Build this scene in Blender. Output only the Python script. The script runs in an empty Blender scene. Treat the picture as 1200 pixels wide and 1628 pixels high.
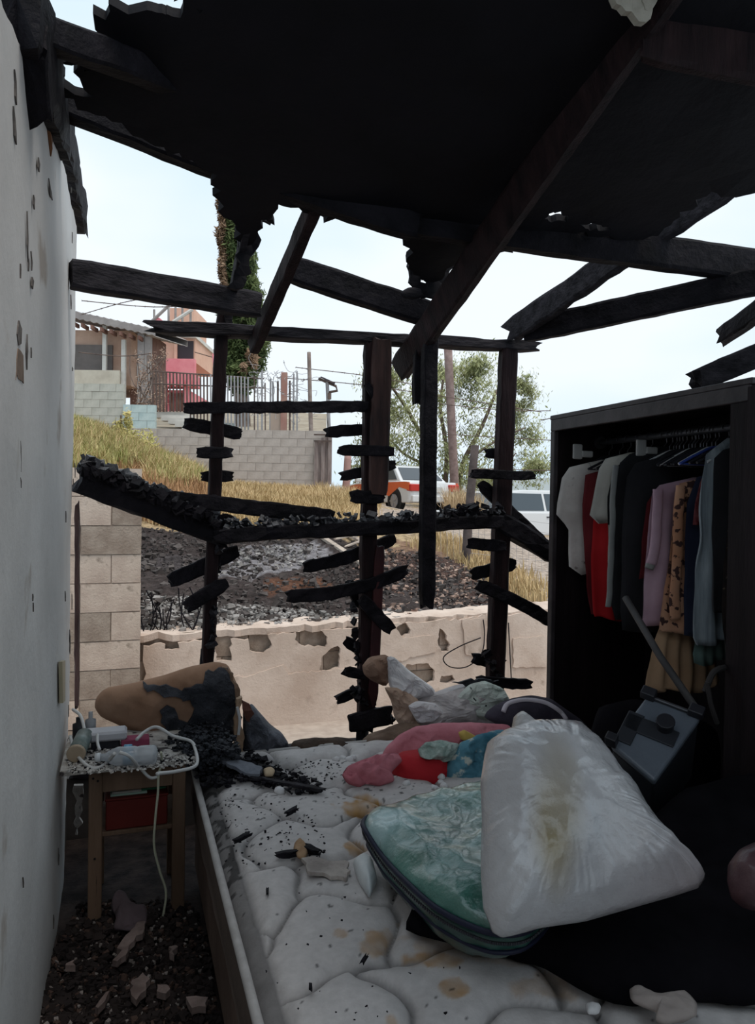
import bpy, bmesh, math, random
import numpy as np
from mathutils import Vector, Matrix, noise
from mathutils.geometry import tessellate_polygon, delaunay_2d_cdt
random.seed(7)
SC = bpy.context.scene
COL = SC.collection
# ------------------------------------------------------------------ camera
F = 1180.0
H0 = 1.5
_a = math.radians(18.7); _p = math.radians(-0.85); _r = math.radians(0.8)
_f = Vector((math.sin(_a)*math.cos(_p), math.cos(_a)*math.cos(_p), math.sin(_p)))
_r0 = _f.cross(Vector((0, 0, 1))).normalized()
_u0 = _r0.cross(_f)
CR = _r0*math.cos(_r) + _u0*math.sin(_r)
CU = CR.cross(_f)
cam = bpy.data.cameras.new('camera')
camo = bpy.data.objects.new('camera', cam); COL.objects.link(camo)
cam.sensor_fit = 'VERTICAL'; cam.sensor_height = 36.0; cam.lens = F/1628*36
cam.clip_start = 0.02; cam.clip_end = 1000
M = Matrix((CR, CU, -_f)).transposed().to_4x4(); M.translation = Vector((0, 0, H0))
camo.matrix_world = M
SC.camera = camo
SC.view_settings.view_transform = 'Standard'
SC.view_settings.look = 'None'
SC.view_settings.gamma = 1.0
SC.view_settings.use_curve_mapping = False
SC.view_settings.exposure = 0.1
# ------------------------------------------------------------------ sky: soft overcast
w = bpy.data.worlds.new('World'); SC.world = w; w.use_nodes = True
nt = w.node_tree; nt.nodes.clear()
tc = nt.nodes.new('ShaderNodeTexCoord'); mp = nt.nodes.new('ShaderNodeMapping')
mp.inputs['Scale'].default_value = (1.0, 1.0, 2.5)
nz = nt.nodes.new('ShaderNodeTexNoise'); nz.inputs['Scale'].default_value = 1.6
nz.inputs['Detail'].default_value = 4; nz.inputs['Roughness'].default_value = .45
rp = nt.nodes.new('ShaderNodeValToRGB')
rp.color_ramp.elements[0].position = .36; rp.color_ramp.elements[0].color = (.55, .75, .89, 1)
rp.color_ramp.elements[1].position = .62; rp.color_ramp.elements[1].color = (.83, .895, .96, 1)
bg = nt.nodes.new('ShaderNodeBackground'); bg.inputs['Strength'].default_value = 1.06
wo = nt.nodes.new('ShaderNodeOutputWorld')
nt.links.new(tc.outputs['Generated'], mp.inputs['Vector']); nt.links.new(mp.outputs[0], nz.inputs['Vector'])
nt.links.new(nz.outputs['Fac'], rp.inputs[0]); nt.links.new(rp.outputs[0], bg.inputs['Color'])
nt.links.new(bg.outputs[0], wo.inputs['Surface'])
# veiled sun, high and to the front right
sl = bpy.data.lights.new('sun', 'SUN'); sl.energy = 1.8; sl.angle = math.radians(30); sl.color = (1, .93, .84)
so = bpy.data.objects.new('sun', sl); COL.objects.link(so)
so.rotation_euler = Vector((-.25, .30, -.92)).to_track_quat('-Z', 'Y').to_euler()

# ------------------------------------------------------------------ projection helpers
def ray(u, v):
    return (_f + CR*((u-600)/F) - CU*((v-814)/F)).normalized()
def P(u, v, ax, val):
    """point seen at pixel (u, v) lying on the plane ax = val, at depth val for 'D'"""
    d = ray(u, v); o = Vector((0, 0, H0))
    if ax == 'X': return d*(val/d.x)+o
    if ax == 'Y': return d*(val/d.y)+o
    if ax == 'Z': return d*((val-H0)/d.z)+o
    if ax == 'D': return d*(val/d.dot(_f))+o
    if ax == 'PL':
        p0, n = val; return d*((p0-o).dot(n)/d.dot(n))+o
def UV(p):
    q = Vector(p)-Vector((0, 0, H0)); dd = q.dot(_f)
    return 600+F*q.dot(CR)/dd, 814-F*q.dot(CU)/dd, dd

# ------------------------------------------------------------------ object helpers
def mesh(name, V, Fc, m=None, smooth=False, uv=None):
    me = bpy.data.meshes.new(name); me.from_pydata([tuple(v) for v in V], [], Fc); me.update()
    if m is not None:
        for mm in (m if isinstance(m, (list, tuple)) else [m]): me.materials.append(mm)
    if smooth: me.polygons.foreach_set('use_smooth', [True]*len(me.polygons))
    return me
def link(name, me, parent=None, loc=None):
    o = bpy.data.objects.new(name, me); COL.objects.link(o)
    if parent is not None:
        o.parent = parent
        o.matrix_parent_inverse = parent.matrix_basis.inverted()
    return o
def obj(name, V, Fc, m, parent=None, smooth=False, label=None, kind=None):
    o = link(name, mesh(name, V, Fc, m, smooth), parent)
    if label: o['label'] = label
    if kind: o['kind'] = kind
    return o
def tag(o, label, cat=None, group=None, kind=None):
    if label: o['label'] = label
    if cat: o['category'] = cat
    if group: o['group'] = group
    if kind: o['kind'] = kind
    return o
def thing(name, loc, label, cat, group=None, kind=None):
    o = bpy.data.objects.new(name, None); COL.objects.link(o); o.location = loc
    o.empty_display_size = .1
    return tag(o, label, cat, group, kind)
class G:
    """collects geometry"""
    def __init__(s): s.V = []; s.F = []
    def add(s, V, Fc):
        n = len(s.V); s.V += [Vector(v) for v in V]; s.F += [tuple(i+n for i in f) for f in Fc]; return s
    def box(s, c, size, R=None, j=0):
        V = []
        for z in (-.5, .5):
            for x, y in ((-.5, -.5), (.5, -.5), (.5, .5), (-.5, .5)):
                p = Vector((x*size[0], y*size[1], z*size[2]))
                if j: p += Vector((random.uniform(-j, j), random.uniform(-j, j), random.uniform(-j, j)))
                if R is not None: p = R @ p
                V.append(p+Vector(c))
        return s.add(V, [(0, 3, 2, 1), (4, 5, 6, 7), (0, 1, 5, 4), (1, 2, 6, 5), (2, 3, 7, 6), (3, 0, 4, 7)])
    def tube(s, pts, r, n=8, cap=True):
        pts = [Vector(p) for p in pts]; V = []; Fc = []
        rr = r if isinstance(r, (list, tuple)) else [r]*len(pts)
        ref = Vector((0, 0, 1)); prev = None
        for i, p in enumerate(pts):
            t = (pts[min(i+1, len(pts)-1)]-pts[max(i-1, 0)]).normalized()
            if prev is None:
                a = t.cross(ref)
                if a.length < .1: a = t.cross(Vector((1, 0, 0)))
            else:
                a = prev-t*prev.dot(t)
            a.normalize(); prev = a; b = t.cross(a)
            for k in range(n):
                q = 2*math.pi*k/n; V.append(p+(a*math.cos(q)+b*math.sin(q))*rr[i])
        for i in range(len(pts)-1):
            for k in range(n):
                Fc.append((i*n+k, i*n+(k+1) % n, (i+1)*n+(k+1) % n, (i+1)*n+k))
        if cap: Fc += [tuple(range(n-1, -1, -1)), tuple(range((len(pts)-1)*n, len(pts)*n))]
        return s.add(V, Fc)
    def obj(s, name, m, parent=None, smooth=False, **k): return obj(name, s.V, s.F, m, parent, smooth, **k)
def bevel(o, w=.004, seg=1):
    b = o.modifiers.new('b', 'BEVEL'); b.width = w; b.segments = seg; b.limit_method = 'ANGLE'; return o
def subd(o, n=1):
    b = o.modifiers.new('s', 'SUBSURF'); b.levels = n; b.render_levels = n; return o
def N3(p, s=1.0, o=0.0): return noise.noise(Vector((p[0]*s+o, p[1]*s+o*1.7, p[2]*s-o)))
def frac(p, s=1.0, o=0.0, k=4):
    r = 0; a = 1; 
    for i in range(k): r += a*N3(p, s, o+i*3.1); a *= .5; s *= 2
    return r
def smooth_path(pts, n=6):
    pts = [Vector(p) for p in pts]; out = []
    for i in range(len(pts)-1):
        p0 = pts[max(i-1, 0)]; p1 = pts[i]; p2 = pts[i+1]; p3 = pts[min(i+2, len(pts)-1)]
        for k in range(n):
            t = k/n
            out.append(.5*((2*p1)+(p2-p0)*t+(2*p0-5*p1+4*p2-p3)*t*t+(3*p1-p0-3*p2+p3)*t**3))
    out.append(pts[-1]); return out

# ------------------------------------------------------------------ materials
MAT = {}
def mat(name, c1, c2=None, scale=4, rough=.8, bump=0, bscale=30, spec=.3, metal=0, coords='Object', stretch=(1, 1, 1),
        lo=.35, hi=.65, alpha=1, trans=0, sheen=0, c3=None, s3=20, lo3=.55, hi3=.62, detail=6, attr=None, bdist=.01, coat=0):
    m = bpy.data.materials.new(name); m.use_nodes = True; t = m.node_tree; b = t.nodes['Principled BSDF']; MAT[name] = m
    L = t.links.new
    b.inputs['Roughness'].default_value = rough; b.inputs['Specular IOR Level'].default_value = spec
    b.inputs['Metallic'].default_value = metal; b.inputs['Alpha'].default_value = alpha
    b.inputs['Transmission Weight'].default_value = trans
    b.inputs['Coat Weight'].default_value = coat; b.inputs['Coat Roughness'].default_value = .15
    tc = t.nodes.new('ShaderNodeTexCoord'); mp = t.nodes.new('ShaderNodeMapping'); mp.inputs['Scale'].default_value = stretch
    L(tc.outputs[coords], mp.inputs['Vector'])
    def nz(s, d=6, r=.6):
        n = t.nodes.new('ShaderNodeTexNoise'); n.inputs['Scale'].default_value = s; n.inputs['Detail'].default_value = d
        n.inputs['Roughness'].default_value = r; L(mp.outputs[0], n.inputs['Vector']); return n
    cur = None
    if attr:
        a = t.nodes.new('ShaderNodeAttribute'); a.attribute_name = attr; cur = a.outputs['Color']
        n = nz(scale, detail); 
        mx = t.nodes.new('ShaderNodeMix'); mx.data_type = 'RGBA'; mx.blend_type = 'MULTIPLY'; mx.inputs['Factor'].default_value = 1
        r = t.nodes.new('ShaderNodeValToRGB'); r.color_ramp.elements[0].position = lo; r.color_ramp.elements[1].position = hi
        r.color_ramp.elements[0].color = (*c1, 1); r.color_ramp.elements[1].color = (*(c2 or (1, 1, 1)), 1)
        L(n.outputs['Fac'], r.inputs[0]); L(cur, mx.inputs['A']); L(r.outputs[0], mx.inputs['B']); cur = mx.outputs['Result']
    elif c2:
        n = nz(scale, detail); r = t.nodes.new('ShaderNodeValToRGB')
        r.color_ramp.elements[0].position = lo; r.color_ramp.elements[1].position = hi
        r.color_ramp.elements[0].color = (*c1, 1); r.color_ramp.elements[1].color = (*c2, 1)
        L(n.outputs['Fac'], r.inputs[0]); cur = r.outputs[0]
    if c3:
        n = nz(s3, 4, .5); r = t.nodes.new('ShaderNodeMapRange'); r.inputs['From Min'].default_value = lo3; r.inputs['From Max'].default_value = hi3
        L(n.outputs['Fac'], r.inputs['Value'])
        mx = t.nodes.new('ShaderNodeMix'); mx.data_type = 'RGBA'; L(r.outputs[0], mx.inputs['Factor'])
        if cur is not None: L(cur, mx.inputs['A'])
        else: mx.inputs['A'].default_value = (*c1, 1)
        mx.inputs['B'].default_value = (*c3, 1); cur = mx.outputs['Result']
    if cur is not None: L(cur, b.inputs['Base Color'])
    else: b.inputs['Base Color'].default_value = (*c1, 1)
    if bump:
        n = nz(bscale, 5, .6); bp = t.nodes.new('ShaderNodeBump'); bp.inputs['Strength'].default_value = bump
        bp.inputs['Distance'].default_value = bdist; L(n.outputs['Fac'], bp.inputs['Height']); L(bp.outputs[0], b.inputs['Normal'])
    return m
char = mat('charcoal', (.004, .0035, .005), (.014, .012, .016), 9, .7, .8, 26, .12, bdist=.012, stretch=(1, 1, 1))
char_brown = mat('scorched_wood', (.016, .008, .008), (.075, .036, .030), 6, .7, .6, 30, .3, stretch=(3, 3, .5))
char_warm = mat('scorched_dark_wood', (.007, .004, .005), (.026, .013, .014), 6, .7, .6, 30, .15, stretch=(3, 3, .5))
char_grey = mat('ashy_wood', (.009, .008, .010), (.036, .032, .038), 10, .75, .8, 28, .15, stretch=(.6, 3, 3))
roofm = mat('burnt_roofing', (.003, .0025, .004), (.007, .006, .009), 3, .8, .5, 14, .2)
plaster = mat('cream_plaster', (.54, .52, .505), (.66, .64, .625), 1.6, .85, .35, 40, .2, c3=(.40, .35, .31), s3=3.5, lo3=.66, hi3=.74, bdist=.004)
plaster_core = mat('wall_core', (.10, .08, .07), (.28, .22, .18), 20, .9, .5, 40)
darkchip0 = None
orange_board = mat('orange_board', (.12, .045, .015), (.22, .09, .035), 12, .8)
concrete = mat('block_concrete', (.42, .32, .26), (.56, .45, .37), 5, .95, .6, 70, .1, c3=(.22, .17, .13), s3=9, lo3=.62, hi3=.72)
concrete_g = mat('grey_block', (.40, .345, .31), (.50, .44, .40), 4, .95, .4, 40, .1)
concrete_d = mat('bare_block', (.25, .19, .15), (.36, .29, .235), 10, .95, .7, 60, .1)
render_m = mat('old_render', (.50, .385, .315), (.66, .54, .46), 2.6, .95, .45, 60, .1, c3=(.30, .22, .17), s3=6, lo3=.60, hi3=.75)
mortar = mat('mortar', (.38, .31, .26), (.48, .40, .34), 12, .95)
def boxes_hit(*a): pass

# ------------------------------------------------------------------ beams and plates
def beamgeo(p0, p1, w, h, seg=.06, rough=.004, ragged=(.02, .02), up=(0, 0, 1), bow=0, bow2=0, taper=None):
    """charred timber: w across, h along up; ends ragged"""
    p0 = Vector(p0); p1 = Vector(p1); t = (p1-p0); Ln = t.length; t.normalize()
    a = t.cross(Vector(up)).normalized(); b = a.cross(t)
    n = max(3, int(Ln/seg)); V = []; Fc = []
    cs = [(-1, -.8), (-.8, -1), (0, -1), (.8, -1), (1, -.8), (1, 0), (1, .8), (.8, 1), (0, 1), (-.8, 1), (-1, .8), (-1, 0)]
    m = len(cs); off = random.uniform(0, 50)
    for i in range(n+1):
        f = i/n; c = p0+t*(Ln*f)+b*(bow*math.sin(math.pi*f))+a*(bow2*math.sin(math.pi*f))
        ka = 1
        if taper: ka = taper[0]+(taper[1]-taper[0])*f
        ke = (.75 if h < .07 else .93) if i in (0, n) else 1
        for k, (x, y) in enumerate(cs):
            q = c+a*(x*w/2)+b*(y*h/2*ka*ke)
            d = Vector((N3(q, 7, off), N3(q, 7, off+9), N3(q, 7, off+19)))*rough*.7+Vector((N3(q, 38, off), N3(q, 38, off+9), N3(q, 38, off+19)))*rough*.9
            q = q+d
            if i == 0: q += -t*ragged[0]*random.uniform(-1, 1)
            if i == n: q += t*ragged[1]*random.uniform(-1, 1)
            V.append(q)
    for i in range(n):
        for k in range(m):
            Fc.append((i*m+k, i*m+(k+1) % m, (i+1)*m+(k+1) % m, (i+1)*m+k))
    for i, s in ((0, -1), (n, 1)):
        ce = p0+t*(Ln*i/n); V.append(ce+b*(0)); 
        for k in range(m):
            Fc.append((i*m+(k+1) % m, i*m+k, len(V)-1) if s < 0 else (i*m+k, i*m+(k+1) % m, len(V)-1))
    return V, Fc
def beam(name, p0, p1, w, h, m, parent=None, label=None, **k):
    V, Fc = beamgeo(p0, p1, w, h, **k); return obj(name, V, Fc, m, parent, label=label)
def jag(poly, amp, step):
    out = []
    n = len(poly)
    for i in range(n):
        a = Vector(poly[i]); b = Vector(poly[(i+1) % n]); L = (b-a).length; k = max(1, int(L/step))
        nrm = Vector((-(b-a).y, (b-a).x)); nrm = nrm/(nrm.length or 1)
        for j in range(k):
            q = a.lerp(b, j/k)
            if j: q = q+nrm*random.gauss(0, amp)
            else: q = q+Vector((random.gauss(0, amp*.4), random.gauss(0, amp*.4)))
            out.append(q)
    return out
def plate(name, poly3, thick, m, parent=None, ragged=.01, step=.03, holes3=(), crumple=0, cs=6, label=None, kind=None, nrm=None, res=None, smooth=False):
    """irregular slab with real thickness; poly3 lies in one plane; holes cut through"""
    p0 = poly3[0]; n = Vector((0, 0, 0))
    for i in range(len(poly3)):
        n += (Vector(poly3[i])-p0).cross(Vector(poly3[(i+1) % len(poly3)])-p0)
    n.normalize()
    if nrm is not None and n.dot(Vector(nrm)) < 0: n = -n
    a = n.cross(Vector((0, 0, 1)))
    if a.length < .05: a = n.cross(Vector((0, 1, 0)))
    a.normalize(); b = n.cross(a)
    to2 = lambda p: Vector(((p-p0).dot(a), (p-p0).dot(b)))
    out = jag([to2(Vector(p)) for p in poly3], ragged, step)
    hs = [jag([to2(Vector(p)) for p in h], ragged*.6, step*.6) for h in holes3]
    def inside(pt, pl):
        c = False; j = len(pl)-1; x, y = pt
        for i in range(len(pl)):
            xi, yi = pl[i]; xj, yj = pl[j]
            if (yi > y) != (yj > y) and x < (xj-xi)*(y-yi)/(yj-yi+1e-12)+xi: c = not c
            j = i
        return c
    verts = list(out); edges = [(i, (i+1) % len(out)) for i in range(len(out))]
    for h in hs:
        s = len(verts); verts += h; edges += [(s+i, s+(i+1) % len(h)) for i in range(len(h))]
    if res:
        xs = [p.x for p in out]; ys = [p.y for p in out]
        x = min(xs)
        while x < max(xs):
            y = min(ys)
            while y < max(ys):
                q = Vector((x+random.uniform(-.2, .2)*res, y+random.uniform(-.2, .2)*res))
                if inside(q, out) and not any(inside(q, h) for h in hs): verts.append(q)
                y += res
            x += res
    v2, e2, f2, *_ = delaunay_2d_cdt([Vector(v) for v in verts], edges, [], 0, 1e-6)
    fs = []
    for f in f2:
        c = sum((v2[i] for i in f), Vector((0, 0)))/len(f)
        if inside(c, out) and not any(inside(c, h) for h in hs): fs.append(tuple(f))
    n2 = len(v2); o1 = random.uniform(0, 99)
    base = [p0+a*v.x+b*v.y for v in v2]
    if crumple: base = [q+n*(frac(q, cs, o1, 3)*crumple) for q in base]
    V = [q+n*thick/2 for q in base]+[q-n*thick/2 for q in base]
    Fc = [f for f in fs]+[tuple(reversed([i+n2 for i in f])) for f in fs]
    cnt = {}
    for f in fs:
        for i in range(len(f)):
            e = (f[i], f[(i+1) % len(f)]); cnt[e] = 1
    for (i, j) in list(cnt):
        if (j, i) not in cnt: Fc.append((j, i, i+n2, j+n2))
    return obj(name, V, Fc, m, parent, smooth=smooth, label=label, kind=kind)
def pill(name, poly3, up, down, m, parent=None, nr=14, na=64, wr=.004, ws=9, pw=2.4, n=None, ragged=0, shift=0, radial=0, label=None, rk=18, smooth=True, fold=0, fs=5, crump=0, cks=5, hp=.5, center=None):
    """stuffed or crumpled closed form over a (roughly star shaped) outline lying in a plane"""
    pts = [Vector(p) for p in poly3]; c = sum(pts, Vector((0, 0, 0)))/len(pts) if center is None else Vector(center)
    if n is None:
        n = Vector((0, 0, 0))
        for i in range(len(pts)): n += (pts[i]-c).cross(pts[(i+1) % len(pts)]-c)
        n.normalize()
        if n.dot(Vector((0, 0, H0))-c) < 0: n = -n
    n = Vector(n).normalized()
    # resample the outline
    per = []; tot = 0
    for i in range(len(pts)): per.append(tot); tot += (pts[(i+1) % len(pts)]-pts[i]).length
    per.append(tot); ring = []
    for k in range(na):
        s = tot*k/na; i = max(j for j in range(len(pts)) if per[j] <= s+1e-9)
        f = (s-per[i])/max(1e-9, per[i+1]-per[i]); ring.append(pts[i].lerp(pts[(i+1) % len(pts)], f))
    ring = [(ring[k-1]+ring[k]*4+ring[(k+1) % na])/6 for k in range(na)]
    o1 = random.uniform(0, 99); V = []; Fc = []
    def pos(r, k, side):
        e = ring[k % na]; q = c+(e-c)*r
        h = (max(0, 1-r**pw))**hp
        d = (up if side > 0 else -down)*h
        wv = frac(q, ws, o1, 3)*wr*(.35+.65*h)
        if radial: 
            ang = 2*math.pi*k/na
            ca = Vector((math.cos(ang), math.sin(ang), 0))
            rg = 1-2*abs(N3(ca*rk*.35+Vector((0, 0, r*1.6+o1)), 1)); rg2 = 1-2*abs(N3(ca*rk*.8+Vector((0, 0, r*2.5+o1)), 1))
            rg3 = 1-2*abs(N3(ca*rk*1.9+Vector((0, 0, r*3+o1)), 1)); wv += radial*(rg+.6*rg2+.15*rg3)*min(1, max(0, (r-.38)*2.2))*h**.5*(.35+abs(N3(q, 7, o1+4))*1.6)
        if crump:
            for kk in range(3):
                wv += crump*(.55**kk)*(.35-2*abs(N3(Vector((q.x, q.y, q.z))+Vector((N3(q, 4, o1), N3(q, 4, o1+5), 0))*.06, cks*2**kk, o1+kk*7)))*min(1, h*1.5)
        if fold: wv += fold*abs(math.sin(fs*(q.x*3.1+q.y*2.3+q.z*3.7)+4*N3(q, 3, o1)))*h
        return q+n*(d+(wv if side > 0 else -wv)+shift)
    idx = {}
    for side in (1, -1):
        for r in range(1, nr+1):
            if r == nr and side < 0: continue
            for k in range(na):
                rr = (r/nr)**.8; idx[(side, r, k)] = len(V)
                q = pos(rr, k, side)
                if r == nr and ragged: q += (q-c).normalized()*N3(q, 25, o1)*ragged
                V.append(q)
        idx[(side, 0)] = len(V); V.append(pos(0, 0, side))
    def I(side, r, k):
        if r == nr: return idx[(1, nr, k % na)]
        return idx[(side, r, k % na)]
    for side in (1, -1):
        for k in range(na):
            f = (idx[(side, 0)], I(side, 1, k), I(side, 1, k+1)); Fc.append(f if side > 0 else f[::-1])
            for r in range(1, nr):
                f = (I(side, r, k), I(side, r+1, k), I(side, r+1, k+1), I(side, r, k+1)); Fc.append(f if side > 0 else f[::-1])
    me = mesh(name, V, Fc, m, smooth); o = link(name, me, parent)
    bm = bmesh.new(); bm.from_mesh(me); bmesh.ops.recalc_face_normals(bm, faces=bm.faces); bm.to_mesh(me); bm.free()
    if label: o['label'] = label
    return o
def pix(pl, *a): return [P(u, v, *a) for u, v in pl]
# ================================================================== ROOM SHELL
XL = -.215
YB = 3.45        # plane of the burnt end wall
floor_m = mat('sooty_floor', (.012, .009, .009), (.055, .04, .036), 14, .9, .9, 40)
g = G(); g.box((1.15, .95, -.05), (3.3, 5.3, .1)); fl = g.obj('floor', floor_m); tag(fl, None, kind='structure')
# left wall: plastered face with a worn edge at its burnt end
def left_wall():
    # outline in (Y, Z); the end towards the burnt wall is uneven
    prof = [(-1.6, 0), (3.10, 0)]
    z = 0
    for v in range(1440, 330, -16):
        if v < 380: break
        u = 106+(1440-v)/1060*21 if v > 1100 else 117+(1100-v)/720*10
        zz = (1440-v)/1060*2.66
        y = 3.12+.42*(zz/2.66)+random.uniform(-.02, .02)+.03*N3((0, 0, zz), 3)
        prof.append((y, max(.01, zz)))
    prof += [(3.52, 2.68), (2.9, 2.66), (2.33, 2.56), (1.9, 2.47), (1.48, 2.37), (.8, 2.36), (-1.6, 2.36)]
    poly = [Vector((XL-.04, y, z)) for y, z in prof]
    o = plate('wall_left', poly, .08, plaster, ragged=.004, step=.05, res=.12, crumple=.006, cs=2.2, nrm=(1, 0, 0), smooth=False)
    tag(o, None, kind='structure'); return o
wl = left_wall()
# holes / chips in the plaster as small recessed-looking flakes proud of the face
def flake(pl, dx, m, name='paint_flake', label=None, th=.003, rg=.004):
    cu_ = sum(a for a, b in pl)/len(pl); pl = [(cu_+(a-cu_)*(1 if label else .35), b) for a, b in pl]
    pts = pix(pl, 'X', XL+dx); return plate(name, pts, th, m, wl, ragged=rg, step=.02, label=label, nrm=(1, 0, 0))
darkchip = mat('exposed_core', (.07, .06, .055), (.18, .155, .14), 30, .9)
woodchip = mat('exposed_wood', (.16, .11, .08), (.24, .17, .13), 30, .9)
flake([(30, 508), (34, 522), (33, 545), (29, 550), (27, 530)], .004, darkchip, label='dark crack in the plaster')
flake([(28, 555), (36, 565), (37, 606), (24, 604), (26, 570)], .004, woodchip, label='brown exposed wood in the plaster')
flake([(44, 530), (45, 560), (42, 588), (41, 560)], .004, darkchip)
for pl in ([(31, 700), (34, 715), (33, 750), (31, 720)], [(30, 760), (35, 764), (33, 774)], [(50, 440), (56, 448), (52, 462), (48, 455)],
           [(42, 335), (46, 380), (45, 415), (42, 390)], [(48, 400), (53, 420), (50, 430)], [(52, 310), (57, 318), (55, 332), (51, 325)],
           [(103, 940), (105, 948), (104, 958)], [(112, 470), (114, 480), (113, 492)], [(92, 1350), (95, 1360), (93, 1375)], [(35, 1396), (39, 1402), (37, 1411)],
           [(84, 1455), (87, 1462), (85, 1475)], [(60, 250), (66, 262), (63, 275), (57, 265)], [(72, 285), (80, 300), (88, 318), (82, 316)], [(18, 168), (24, 190), (30, 230), (22, 215)],
           [(20, 110), (27, 130), (29, 165), (22, 150)], [(118, 735), (121, 745), (119, 760)], [(110, 1000), (113, 1020), (111, 1040)]):
    flake(pl, .004, darkchip)
for i in range(16):      # fine vertical scratches and chips
    u = random.choice([random.uniform(24, 58), random.uniform(100, 122)]); v = random.uniform(230, 1150); L = random.uniform(5, 26)
    flake([(u, v), (u+random.uniform(.8, 2), v+L*.4), (u+.3, v+L)], .003, darkchip, rg=.001, th=.003)
tanplate = mat('switch_tan', (.42, .36, .25), rough=.5)
# wooden light switch plate at the far end of the wall
sp = pix([(96, 1052), (101, 1050), (101, 1114), (97, 1118)], 'X', XL+.012)
pl_ = plate('switch_plate', sp, .012, tanplate, wl, ragged=0, step=.5, label='beige switch plate', nrm=(1, 0, 0))
# charred sill along the top of the wall and its sloping strip
beam('charred_sill', P(26, -10, 'X', XL+.0), P(90, 205, 'X', XL-.01), .09, .20, char, wl, rough=.012, label='charred timber on the wall top')
beam('charred_sill', P(92, 190, 'X', XL-.02), P(124, 350, 'X', XL-.02), .08, .17, char, wl, rough=.014, ragged=(.05, .08))
beam('charred_post', P(62, 165, 'X', XL-.02), P(68, 232, 'X', XL-.02), .05, .05, orange_board, wl, rough=.004, up=(0, 1, 0), ragged=(.02, .04), label='scorched orange wood stub')
beam('charred_post', P(50, 60, 'X', XL+.02), P(62, 180, 'X', XL+.02), .06, .10, char, wl, rough=.008, up=(0, 1, 0))
# other walls
dark_wall = mat('smoked_wall', (.05, .045, .045), (.12, .11, .105), 3, .9, .3, 30)
g = G(); g.box((2.72, .95, .8), (.08, 5.0, 1.6)); wr = g.obj('wall_right', dark_wall); tag(wr, None, kind='structure')
# wall behind the camera with an assumed doorway, its opening sized for light from behind
g = G(); g.box((-.14, -1.62, 1.2), (.3, .1, 2.4)); g.box((2.05, -1.62, 1.2), (1.3, .1, 2.4)); g.box((.7, -1.62, 2.25), (1.4, .1, .3))
g.box((.7, -1.62, 1.0), (.62, .1, 2.2))  # added block narrows the unseen doorway to cut light from behind
wf = g.obj('wall_front', plaster); tag(wf, None, kind='structure')

# ================================================================== BURNT END WALL (studs, plate, siding remains)
wb = thing('wall_back', (1.2, YB, 0), None, None, kind='structure')
def wbeam(name, a, b, px, depth, m=char, Y=YB, Y2=None, label=None, **k):
    p0 = P(*a, 'Y', Y); p1 = P(*b, 'Y', Y2 or Y); h = px/F*(UV(p0)[2]+UV(p1)[2])/2
    d = (p1-p0)
    return beam(name, p0, p1, depth, h, m, wb, label=label, up=(Vector((0, 1, 0)).cross(d)), **k)
def slab(a, b, px, Y=YB-.06, m=char, name='siding_slat', dp=.022, **k):
    kk = dict(rough=.006, ragged=(.012, .012), seg=.025); kk.update(k)
    return wbeam(name, a, b, px, dp, m, Y, **kk)
wbeam('top_plate', (245, 521), (850, 552), 17, .09, char_grey, rough=.007, ragged=(.05, .03), label='charred top plate with ashy grain')
# studs (bottoms run down behind the bed head)
wbeam('stud', (353, 500), (330, 1052), 20, .05, char_warm, ragged=(.01, .03))
wbeam('stud', (606, 540), (600, 782), 31, .06, char_brown, ragged=(.01, .02), Y=YB-.05, label='brown scorched upper stud')
wbeam('stud', (591, 545), (580, 1160), 24, .055, char_warm, Y=YB-.02, rough=.006)
wbeam('stud', (603, 868), (592, 1122), 16, .03, mat('red_brown_char', (.03, .006, .008), (.055, .013, .014), 6, .6, .4), Y=YB-.05, ragged=(.01, .05), label='reddish scorched board')
wbeam('stud', (808, 552), (786, 1092), 27, .06, char_warm, ragged=(.01, .03), Y=YB-.01)
wbeam('stud', (683, 520), (678, 964), 23, .06, char, Y=3.22, ragged=(.01, .015), label='black stud hanging in the air')
wbeam('stud', (664, 560), (662, 640), 13, .04, char, Y=3.30, label='short burnt stub')
wbeam('stud', (365, 465), (362, 530), 12, .04, char, Y=YB-.02)
beam('bottom_plate', (XL, 3.50, .29), (2.6, 3.50, .29), .09, .05, char, wb, label='charred bottom plate', rough=.006)
g = G(); g.box((1.0, 3.51, .13), (3.3, .07, .28)); g.box((XL-.06, 3.30, .18), (.08, .36, .36)); g.obj('low_wall_panel', dark_wall, wb)
for u, v in ((330, 1040), (580, 1150), (786, 1085)):
    p = P(u, v, 'Y', YB)
    beam('stud', (p.x, YB+.03, p.z+.03), (p.x-.01, YB+.04, -.02), .05, .05, char, wb)
wbeam('stud', (123, 800), (122, 1125), 7, .05, char_brown, Y=3.52)
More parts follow.
